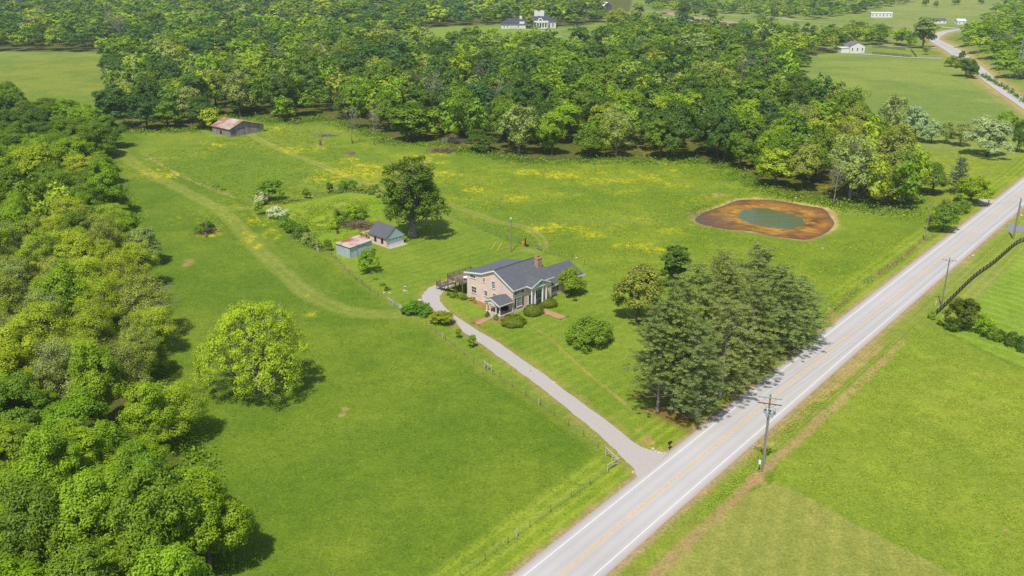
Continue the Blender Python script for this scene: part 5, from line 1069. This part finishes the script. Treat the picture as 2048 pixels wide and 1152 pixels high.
# ------------------------------------------------------------------ poles and wires
def utility_pole(px, py, top, label, arms=1, arm_rz=.7, transf=0, lean=(0, 0), r=.17, armlen=2.6, group='wooden utility poles'):
    x, y, z = GP(px, py); h = height_at(px, py, top); t = thing('utility_pole', label, 'utility pole', (x, y, z), arm_rz, group)
    MB().tube([(0, 0, -.3), (0, 0, h * .5), (0, 0, h)], [r, r * .88, r * .68], 10).build('pole', pole_wood, t); L = []
    for k in range(arms):
        zz = h - .55 - k * .95; off = -.02 if k % 2 else 0
        MB().box(-armlen/2, armlen/2, -.24, -.12, zz, zz + .13).bar((-armlen*.3, -.10, zz + .02), (0, -.14, zz - .7), .04).bar((armlen*.3, -.10, zz + .02), (0, -.14, zz - .7), .04).build('crossarm', cross_wood if k else metal_grey, t)
        for q in (-armlen/2 + .12, -armlen*.22, armlen*.22, armlen/2 - .12):
            MB().tube([(q, -.18, zz + .132), (q, -.18, zz + .22), (q, -.18, zz + .30), (q, -.18, zz + .34)], [.035, .085, .07, .03], 8).build('insulator', porcelain, t)
            if k == 0: L.append((q, -.18, zz + .34))
    MB().tube([(0, 0, h), (0, 0, h + .18), (0, 0, h + .26)], [.04, .08, .03], 8).build('insulator', porcelain, t); L.append((0, 0, h + .26))
    return t, h, L
p1, h1, L1 = utility_pole(1524, 943, 789, 'nearest utility pole with transformers and conduits beside the dirt strip', 2, rad(-18), armlen=3.4, r=.19)
for k, (a, zz) in enumerate(((160, 0), (250, -.15), (330, -.3), (30, -.2), (80, -.45))):
    q = rad(a); rr_ = .55 if k < 3 else .9; cx_, cy_ = rr_ * math.cos(q), rr_ * math.sin(q); z0 = h1 - 3.2 + zz
    tf = MB().tube([(cx_, cy_, z0), (cx_, cy_, z0 + .05), (cx_, cy_, z0 + .75), (cx_, cy_, z0 + .85)], [.16, .21, .21, .12], 12).box(min(cx_, 0), max(cx_, 0.02), cy_ - .03, cy_ + .03, z0 + .3, z0 + .36).build('transformer', transformer, p1); MB().tube([(cx_, cy_, z0 + .85), (cx_ + .05, cy_, z0 + 1.1)], [.05, .03], 6).build('bushing', porcelain, tf)
br_ = MB(); br_.bar((-1.1, -.2, h1 - 2.25), (1.3, -.2, h1 - 2.25), .08)
for q in (-1.0, -.5, .5, .9, 1.2): br_.tube([(q, -.3, h1 - 2.2), (q + .05, -.35, h1 - 1.75)], .05, 6)
br_.build('cutout_bracket', porcelain, p1); MB().tube([(.20, .02, 0), (.20, .02, h1 * .72)], .05, 6).tube([(.16, -.14, 0), (.16, -.14, h1 * .62)], .05, 6).build('conduit', metal_grey, p1)
MB().box(-.62, -.28, -.32, -.12, 1.35, 1.95).build('meter_box', white_paint, p1); MB().tube([(-.45, -.2, 0), (-.45, -.2, 1.35)], .045, 6).build('conduit', metal_dark, p1)
p2, h2, L2 = utility_pole(1882.6, 612, 516, 'single crossarm utility pole above the lower end of the black fence', 1, rad(-22), armlen=2.8)
p3, h3, L3 = utility_pole(1849, 482, 408, 'bare topped utility pole on the left side of the road beyond the pond', 0, 0); 
p4, h4, L4 = utility_pole(2026, 478, 396, 'utility pole with stacked insulators at the bend of the black fence', 0, 0, r=.24)
for k in range(4): MB().tube([(0, -.2, h4 - .6 - k * .55), (.42 * (1 if k % 2 else -1), -.25, h4 - .5 - k * .55)], .04, 6).build('insulator', porcelain, p4)
MB().tube([(.3, -.1, h4 - 2.9), (.3, -.1, h4 - 2.1)], .2, 12).build('transformer', transformer, p4); MB().tube([(.25, .05, 0), (.25, .05, h4 * .75)], .05, 6).build('conduit', metal_grey, p4)
p5, h5, L5 = utility_pole(1999, 148, 117, 'utility pole with crossarm on the right bank of the far road', 1, rad(-35), armlen=3.0, r=.2)
p6, h6, L6 = utility_pole(1955, 112, 93, 'farthest utility pole before the wooded hill', 1, rad(-35), armlen=3.0, r=.22)
p7, h7, L7 = utility_pole(1910, 83, 66, 'slim utility pole on the bushy bank by the far bend', 0, 0, r=.18)
x, y, z = GP(1022, 503); hy = height_at(1022, 503, 437); lp = thing('yard_lamp_pole', 'tall grey yard pole with a white lamp behind the brick house', 'lamp pole', (x, y, 0))
MB().tube([(0, 0, -.3), (0, 0, hy * .5), (0, 0, hy)], [.15, .13, .10], 10).build('pole', pole_wood, lp)
MB().tube([(.0, -.25, hy - .55), (0, -.25, hy - .1), (0, -.25, hy + .2), (0, -.25, hy + .35)], [.10, .30, .30, .14], 12).build('lamp_head', porcelain, lp); MB().bar((0, 0, hy - .3), (0, -.25, hy - .2), .06).build('bracket', metal_grey, lp)
x, y, z = GP(2038, 149); lat = thing('lattice_tower', 'grey steel lattice mast before the wooded hill at the right edge', 'tower', (x, y, z), .3)
lm = MB(); Ht = 42
for k in range(4):
    a = math.pi / 4 + k * math.pi / 2; b2 = a + math.pi / 2
    lm.bar((2.2*math.cos(a), 2.2*math.sin(a), 0), (.4*math.cos(a), .4*math.sin(a), Ht), .32)
    for j in range(14):
        z0, z1 = Ht * j / 14, Ht * (j + 1) / 14; r0_, r1_ = 2.2 - 1.8 * j / 14, 2.2 - 1.8 * (j + 1) / 14
        lm.bar((r0_*math.cos(a), r0_*math.sin(a), z0), (r1_*math.cos(b2), r1_*math.sin(b2), z1), .14); lm.bar((r1_*math.cos(a), r1_*math.sin(a), z1), (r1_*math.cos(b2), r1_*math.sin(b2), z1), .12)
lm.build('frame', metal_grey, lat); MB().box(-2.4, 2.4, -2.4, 2.4, -.5, .25).build('base', concrete, lat)
def wld(t, p): m_ = Matrix.Translation(t.location) @ Matrix.Rotation(t.rotation_euler.z, 4, 'Z'); return m_ @ Vector(p)
def wires(name, label, pairs, sag=.9, r=.02):
    mb = MB()
    for a, b in pairs:
        a, b = Vector(a), Vector(b); mb.tube([a.lerp(b, t) - Vector((0, 0, 4 * sag * t * (1 - t))) for t in np.linspace(0, 1, 17)], r, 4, False)
    o_ = mb.build(name, wire_mat); return tag(o_, label, 'power line')
wires('power_line', 'overhead wires from the transformer pole to the crossarm pole', [(wld(p1, L1[i]), wld(p2, L2[i])) for i in range(4)])
wires('power_line', 'overhead wires from the crossarm pole to the stacked insulator pole', [(wld(p2, L2[i]), wld(p4, (0, -.2, h4 - .6 - i * .5))) for i in range(4)])
wires('power_line', 'thin paired wires crossing the pond to the left road pole', [(wld(lp, (0, 0, hy - .1)), wld(p3, (0, 0, h3 - .1))), (wld(lp, (0, 0, hy - .9)), wld(p3, (0, 0, h3 - 1.3)))], 1.4, .014)
wires('power_line', 'wires crossing the road from the left road pole to the fence bend', [(wld(p3, (0, 0, h3)), wld(p4, (0, 0, h4 - 1)))], .5)
wires('power_line', 'wires between the two poles before the wooded hill', [(wld(p5, L5[i]), wld(p6, L6[i])) for i in range(4)], 1.2, .02)
# ------------------------------------------------------------------ fences, gates, small yard things
def resample(P, d):
    P = [np.array(p, float) for p in P]; out = [P[0]]; acc = 0
    for a, b in zip(P[:-1], P[1:]):
        L = np.linalg.norm(b - a); s = d - acc
        while s <= L: out.append(a + (b - a) * s / L); s += d
        acc = L - (s - d)
    return out
rusty_steel = surf('rusty_steel_post', lin(96,78,62,.7), .8, .3, 4)
def wire_fence(label, P, d=4.2, h=1.25, post=rusty_steel, r=.035, name='wire_fence', bands=(.3, .6, .9, 1.15)):
    Q_ = resample(P, d); o0 = Q_[0]; t = thing(name, label, 'fence', (o0[0], o0[1], 0)); mb = MB()
    for q in Q_: MB().tube([(q[0]-o0[0], q[1]-o0[1], -.2), (q[0]-o0[0], q[1]-o0[1], h)], r, 5).build('post', post, t)
    for a, b in zip(Q_[:-1], Q_[1:]):
        for z in bands: mb.bar((a[0]-o0[0], a[1]-o0[1], z), (b[0]-o0[0], b[1]-o0[1], z), .008)
        for k in range(1, 12): q = a + (b - a) * k / 12; mb.bar((q[0]-o0[0], q[1]-o0[1], .05), (q[0]-o0[0], q[1]-o0[1], 1.1), .005)
    mb.build('wire', wire_mat, t); return t
wire_fence('wire field fence running beside the driveway to the road corner', W([(853,652),(905,690),(960,738)]) + W([(985,745),(1020,772),(1078,809),(1160,868),(1211,910)]))
wire_fence('wire fence between the yard and the hay field above the gate', W([(655,500),(700,550),(745,585),(774,600)]))
wire_fence('wire fence along the lower left side of the road', W([(1215,943),(1198,953.5),(1170.7,977),(1112.7,1016.8),(1049.4,1062.5),(982.6,1112.6),(900,1172)]), 4.6)
wire_fence('wire fence behind the yard from the panel gate to the magnolia', W([(1090,505),(1117,512),(1136,517),(1180,533),(1240,557)]), 4.5, 1.2)
wire_fence('wire fence from the orange drum past the big old tree', W([(1036,486),(990,470),(950,455),(905,438),(880,430)]), 4.5, 1.2)
wire_fence('overgrown wire fence along the verge before the pond field', [tuple(p) for p in DITCH], 5, 1.2)
def wpost(px, py, top, label, r=.09, group=None):
    x, y, z = GP(px, py); h = height_at(px, py, top); return tag(MB().tube([(0, 0, -.2), (0, 0, h - .03), (0, 0, h)], [r, r, r * .7], 8).build('wooden_post', post_wood, loc=(x, y, 0)), label, 'fence post')
wpost(1033.6, 1074.8, 1058, 'pale wooden post in the roadside wire fence'); wpost(1078, 809.5, 796, 'pale wooden post halfway along the driveway fence'); wpost(884.9, 676.3, 665, 'pale wooden post below the domed small tree')
def brace(label, pts, tops, rails, name='fence_brace'):
    W3 = [GP(*p) for p in pts]; H_ = [height_at(p[0], p[1], t) for p, t in zip(pts, tops)]; o0 = Vector(W3[0]); t = thing(name, label, 'fence brace', o0); V = [Vector(p) - o0 for p in W3]
    for v, h in zip(V, H_): MB().tube([v + Vector((0, 0, -.2)), v + Vector((0, 0, h))], .09, 8).build('post', post_wood, t)
    for (i, fi, j, fj) in rails: MB().tube([V[i] + Vector((0, 0, H_[i] * fi)), V[j] + Vector((0, 0, H_[j] * fj))], .065, 7).build('rail', post_wood, t)
    return t
brace('silvered wood corner brace of the field fence at the driveway mouth', [(1211.7,909.8),(1224,920.3),(1236,928),(1215,943.3)], [894,905,916,929], [(0,.92,1,.92),(0,.15,1,.85),(1,.9,2,.9),(1,.15,2,.88),(2,.92,3,.92),(2,.1,3,.9)])
brace('small silvered wood fence brace midway beside the driveway', [(969.4,735.6),(976,740),(983.3,744.4)], [721,727,731], [(0,.85,1,.85),(1,.85,2,.85),(0,.2,1,.85)])
brace('wooden stub posts at the left end of the tube gate', [(776.5,602.5),(780.4,606),(784.7,610)], [594,597.5,601], [(0,.9,1,.9),(1,.9,2,.9)])
brace('leaning pale rails at the right end of the tube gate', [(801,620.5),(806.5,625),(812.5,629.4)], [611,615,621], [(0,1.0,1,.1),(1,1.0,2,.1),(0,.95,2,.95)])
brace('grey leaning posts at the foot of the garden hedge row', [(634,503),(637,505)], [494,495], [(0,1,1,.2)])
def tube_gate(label, a, b, h=1.2, mat=metal_grey):
    A, B_ = Vector(GP(*a)), Vector(GP(*b)); t = thing('tube_gate', label, 'gate', A); d = B_ - A; fr_ = MB()
    for z in (.15, .4, .65, .9, h): fr_.tube([Vector((0, 0, z)), d + Vector((0, 0, z))], .03, 6)
    fr_.build('bar', mat, t); en = MB()
    for f in (0, .5, 1): en.tube([d * f + Vector((0, 0, .1)), d * f + Vector((0, 0, h))], .035, 6)
    en.tube([Vector((0, 0, .15)), d * .5 + Vector((0, 0, h))], .025, 6); en.build('brace', mat, t); return t
tube_gate('silver blue tube gate between the yard and the hay field', (785.5,610.5), (796,616.5), 1.35, metal_grey); tube_gate('grey tube gate right of the silver blue one', (796.3,616.8), (802,621.5), 1.3, shed_metal)
def panel_fence(label, pts, h=1.2, mat=wood_grey, boards=4, bw=.16, name='board_fence', d=2.4, pm=None, th=.05):
    P = W(pts); Q_ = resample(P, d); o0 = Q_[0]; z_ = lambda q: float(gz(np.array([q[0]]), np.array([q[1]]))[0]); zz0 = z_(o0); t = thing(name, label, 'fence', (o0[0], o0[1], zz0)); nb = 0
    for q in Q_[:100]: MB().box(q[0]-o0[0]-.08, q[0]-o0[0]+.08, q[1]-o0[1]-.08, q[1]-o0[1]+.08, z_(q)-zz0-.2, z_(q)-zz0+h+.08).build('post', pm or mat, t)
    for k in range(boards):
        z = .18 + (h - .3) * k / max(1, boards - 1); mb = MB()
        for a, b in zip(Q_[:-1], Q_[1:]): mb.bar((a[0]-o0[0], a[1]-o0[1], z + z_(a) - zz0), (b[0]-o0[0], b[1]-o0[1], z + z_(b) - zz0), th, bw)
        mb.build('rail', mat, t)
    return t
black_wood = surf('black_stained_wood', (.030,.028,.030), .8, .3, 3)
panel_fence('black four board fence curving along the right lawn', [(1866,636),(1888,616),(1910,594),(1933,571),(1955.6,551),(1975,538),(1990,527),(2008,511),(2025,496),(2036,488),(2048,483),(2090,478)], 1.35, black_wood, 4, .15, 'black_board_fence')
panel_fence('grey wooden fence panel behind the brick house chimney', [(1073.8,498.2),(1080.7,501.6),(1088,504.7)], 1.3, wood_grey, 4, .10, d=1.1)
panel_fence('grey wire and post panel left of the orange drum', [(1039,486.5),(1045,489.3)], 1.4, wood_grey, 3, .06, d=1.2)
panel_fence('dark rail fence along the back of the far paddock', [(1745,94.5),(1780,97),(1822,102)], 1.6, black_wood, 3, .28, d=6); panel_fence('dark rail fence along the front of the far paddock', [(1745,108),(1790,111.5),(1833,115.5)], 1.6, black_wood, 3, .28, d=6); panel_fence('dark rail fence at the right end of the far paddock', [(1822,102),(1833,115.5)], 1.6, black_wood, 3, .28, d=6)
def small(name, label, cat, px, py, parts, rz=0, group=None):
    x, y, z = GP(px, py); t = thing(name, label, cat, (x, y, z), rz, group)
    for nm, mb, mt in parts: mb.build(nm, mt, t)
    return t
def drum(r, h): return MB().tube([(0,0,0),(0,0,h*.33),(0,0,h*.34),(0,0,h*.36),(0,0,h*.66),(0,0,h*.68),(0,0,h)], [r,r,r*1.04,r,r,r*1.04,r], 16)
small('plastic_drum', 'orange drum standing at the yard fence opening', 'drum', 1046.4, 491, [('body', drum(.42, 1.0), orange_paint), ('lid', MB().tube([(0,0,1.0),(0,0,1.04)], .40, 16), orange_paint)])
small('fence_post', 'thick dark post beside the orange drum', 'fence post', 1050.6, 491, [('post', MB().tube([(0,0,-.2),(0,0,2.0)], .18, 10), wood_dark)])
small('tyre', 'black tyre lying by the dark post', 'tyre', 1053.5, 492, [('tread', MB().tube([(.42*math.cos(t), .42*math.sin(t), .2) for t in np.linspace(0, 2*math.pi, 17)], .18, 8), metal_dark)])
small('rusty_drum', 'rusty burn barrel at the garden corner below the brush pile', 'drum', 675.5, 467, [('body', drum(.34, .95), surf('rust', lin(120,70,40,.7), .9, .3, 4))])
def mailbox(label, px, py, rz, col=metal_dark, s=1.0):
    x, y, z = GP(px, py); t = thing('mailbox', label, 'mailbox', (x, y, z), rz); prof_ = [(-.14, 0), (.14, 0), (.14, .16)] + [(.14*math.cos(a), .16+.14*math.sin(a)) for a in np.linspace(.3, math.pi-.3, 7)] + [(-.14, .16)]
    MB().box(-.06, .06, -.06, .06, -.1, 1.05).build('post', metal_dark, t); MB().prism([(a*s, 1.06 + b*s) for a, b in prof_], 'y', -.32, .32).build('box', col, t); MB().box(.145*s, .16*s, -.1, -.06, 1.15, 1.45).build('flag', surf('flag_red', (.5,.03,.03), .5, .1, 2), t)
    MB().box(-.04, .04, -.36, .36, 1.0, 1.058).build('bracket', metal_dark, t); return t
mailbox('black mailbox on a post by the driveway mouth', 1339, 899, rad(-48), s=1.35); mailbox('mailbox at the white side driveway beyond the pond', 1976.5, 409.5, rad(-48)); mailbox('dark mailbox under the roadside pines', 1583, 706, rad(-48))
small('birdbath', 'pale stone birdbath standing alone on the yard lawn', 'birdbath', 810.5, 581.5, [('pedestal', MB().tube([(0,0,.12),(0,0,.3),(0,0,.8),(0,0,.9)], [.22,.12,.10,.2], 12), concrete), ('basin', MB().tube([(0,0,.9),(0,0,.98),(0,0,1.06)], [.12,.34,.38], 16), concrete), ('base', MB().tube([(0,0,-.05),(0,0,.12)], .62, 16), concrete)])
yp = surf('yellow_pipe', lin(235,220,70,.8), .5, .1, 2)
for a, b, l in (((981.9,500.4),(991.7,485.8),'left of two yellow pipes lying on the back lawn'), ((994,502.5),(1003.8,486),'right of two yellow pipes lying on the back lawn')):
    A, B_ = Vector(GP(*a)), Vector(GP(*b)); tag(MB().tube([Vector((0, 0, .08)), (B_ - A) + Vector((0, 0, .08))], .09, 8).build('yellow_pipe', yp, loc=A), l, 'pipe')
small('marker_post', 'white plastic marker post beside the crossarm utility pole', 'marker', 1871, 611, [('tube', MB().tube([(0,0,-.1),(0,0,1.1)], .06, 8), white_paint), ('cap', MB().tube([(0,0,1.1),(0,0,1.18)], .085, 8), white_paint)])
small('culvert_end', 'pale concrete culvert end at the tip of the pine shadow', 'culvert', 1607, 684, [('pipe', MB().tube([(-.5,0,.12),(.5,0,.12)], .32, 12), concrete)], rad(45))
for i, (a, b, r_, l) in enumerate([(1306,898,.3,'pale rock in the heap at the driveway mouth, farthest from the road'),(1312,903,.26,'small pale rock in the heap at the driveway mouth'),(1318,906.5,.36,'largest pale rock at the driveway mouth'),(1324,907,.24,'pale rock nearest the road at the driveway mouth'),(1294,900,.2,'little rock on the driveway edge left of the heap'),(1266,945,.25,'lone white rock left of the driveway mouth'),(1153,516.5,.35,'pale stone behind the brick house wing by the fence'),(1057,742,.4,'pale rock spilling from the left driveway edge'),(768,586,.3,'white stone by the flowering clump'),(779,586,.3,'flat white stone right of the flowering clump'),(787,582,.01,'x'),(840,602,.55,'tan stone heap behind the glossy shrub'),(829,606,.4,'tan stone left of the glossy shrub'),(1592,396,.35,'white object on the bank right of the pond'),(1645,497,.3,'white stone in the pasture below the pond'),(1946,512,.45,'white litter on the right verge below the fence'),(2043,431,.5,'white slab beside the grey side driveway'),(1968,535,.01,'x'),(1640,497,.01,'x'),(936,597,.4,'reddish stone in the flower bed by the deck'),(1108,765,.35,'flat pale stump on the front lawn')]):
    if r_ > .05: rock(*GP(a, b)[:2], r_, l, seed=i, flat=.45 if 'flat' in l or 'slab' in l else .65, mat=mulch_mat if 'reddish' in l else rock_mat)
# dead wood
def sticks(name, label, cat, px, py, n, rx, ry, h, L, r, seed, mat=twig):
    x, y, z = GP(px, py); q = np.random.default_rng(seed); mb = MB()
    for k in range(n):
        a = q.uniform(0, 6.28); p = np.array([q.normal() * rx * .5, q.normal() * ry * .5, q.uniform(0, 1) ** 1.5 * h]); d = np.array([math.cos(a), math.sin(a), q.uniform(-.25, .45)]) * L * q.uniform(.4, 1)
        e_ = p + d; e_[2] = max(e_[2], .03); m_ = (p + e_) / 2 + q.normal(size=3) * .1; m_[2] = max(m_[2], .03); rr_ = r * q.uniform(.4, 1.2); mb.tube([p, m_, e_], [rr_, rr_ * .8, rr_ * .3], 4, False)
    o_ = mb.build(name, mat, loc=(x, y, z)); return tag(o_, label, cat)
dead_brown = surf('dead_brown_wood', lin(150,124,104,.7), .95, .3, 2)
sticks('brush_pile', 'heap of cut grey brown branches left of the garage', 'brush pile', 722, 455, 420, 5.5, 3.2, 1.7, 2.6, .06, 1, dead_brown); sticks('brush_pile', 'fallen dead branches at the foot of the pasture wood', 'brush pile', 882, 303, 260, 5, 3, 1.2, 3.2, .07, 2, dead_brown)
sticks('brush_pile', 'dead grey limbs in the wood gap above the fallen branches', 'brush pile', 905, 283, 140, 5, 4, 1.5, 3.4, .08, 3); sticks('brush_pile', 'grey brush lying before the thick dead tree', 'brush pile', 655, 272, 160, 5, 2, 1.0, 3.0, .06, 4)
sticks('brush_pile', 'dead brown branches round the split stump in the hay field', 'brush pile', 414, 466, 160, 3.2, 2.2, .8, 2.0, .05, 5, dead_brown); sticks('brush_pile', 'grey dead boughs poking out of the left wood above the bare earth', 'brush pile', 318, 616, 110, 3, 4, 4.5, 3.6, .045, 6)
def log(label, px, py, dpx, dpy, r, stub=True):
    A, B_ = Vector(GP(px, py)), Vector(GP(dpx, dpy)); d = B_ - A; mb = MB().tube([Vector((0, 0, r)), d * .5 + Vector((0, 0, r * 1.3)), d + Vector((0, 0, r))], [r, r * .85, r * .5], 9)
    if stub: mb.tube([d * .4 + Vector((0, 0, r)), d * .4 + Vector((.6, .3, r + .9))], [r * .4, r * .12], 6)
    return tag(mb.build('fallen_log', dead_brown, loc=A), label, 'log')
log('fallen log by the dead branches at the pasture wood', 893, 308, 912, 300, .28); log('fallen trunk lying before the split stump', 413, 475, 409, 462, .3)
for a, b, hh, r_, l in ((702, 308, .9, 1.5, 'round reddish stump standing in the pasture'), (641, 291, 2.1, .55, 'splintered reddish stump in the pasture'), (415, 468, 2.9, .45, 'broken trunk stump in the hay field')):
    x, y, z = GP(a, b); q = np.random.default_rng(int(a)); mb = MB(); n_ = 14; rings = [(0, 1.25), (hh * .25, 1.0), (hh * .8, .86), (hh, .7)]; V = []
    for (zz, f) in rings:
        for k in range(n_): t_ = 2 * math.pi * k / n_; V.append((r_ * f * math.cos(t_) * q.uniform(.85, 1.15), r_ * f * math.sin(t_) * q.uniform(.85, 1.15), zz + (q.uniform(-.25, .5) * hh * .3 if zz == hh else 0)))
    Fc = [(i*n_+k, i*n_+(k+1) % n_, (i+1)*n_+(k+1) % n_, (i+1)*n_+k) for i in range(3) for k in range(n_)] + [tuple(3*n_+k for k in range(n_))]
    mb.add(V, Fc); tag(mb.build('tree_stump', dead_brown, loc=(x, y, z)), l, 'stump')
# ------------------------------------------------------------------ haze
HAZE = 0.00012
m, n, o = nmat('haze'); pv = N(n, 'ShaderNodeVolumePrincipled'); pv.inputs['Color'].default_value = (.80, .88, 1.0, 1); pv.inputs['Density'].default_value = HAZE; pv.inputs['Anisotropy'].default_value = .3
n.links.new(pv.outputs[0], o.inputs['Volume'])
if HAZE > 0: tag(MB().box(-9600, 9600, -9600, 9600, -1.5, 135).build('haze', m), kind='stuff')
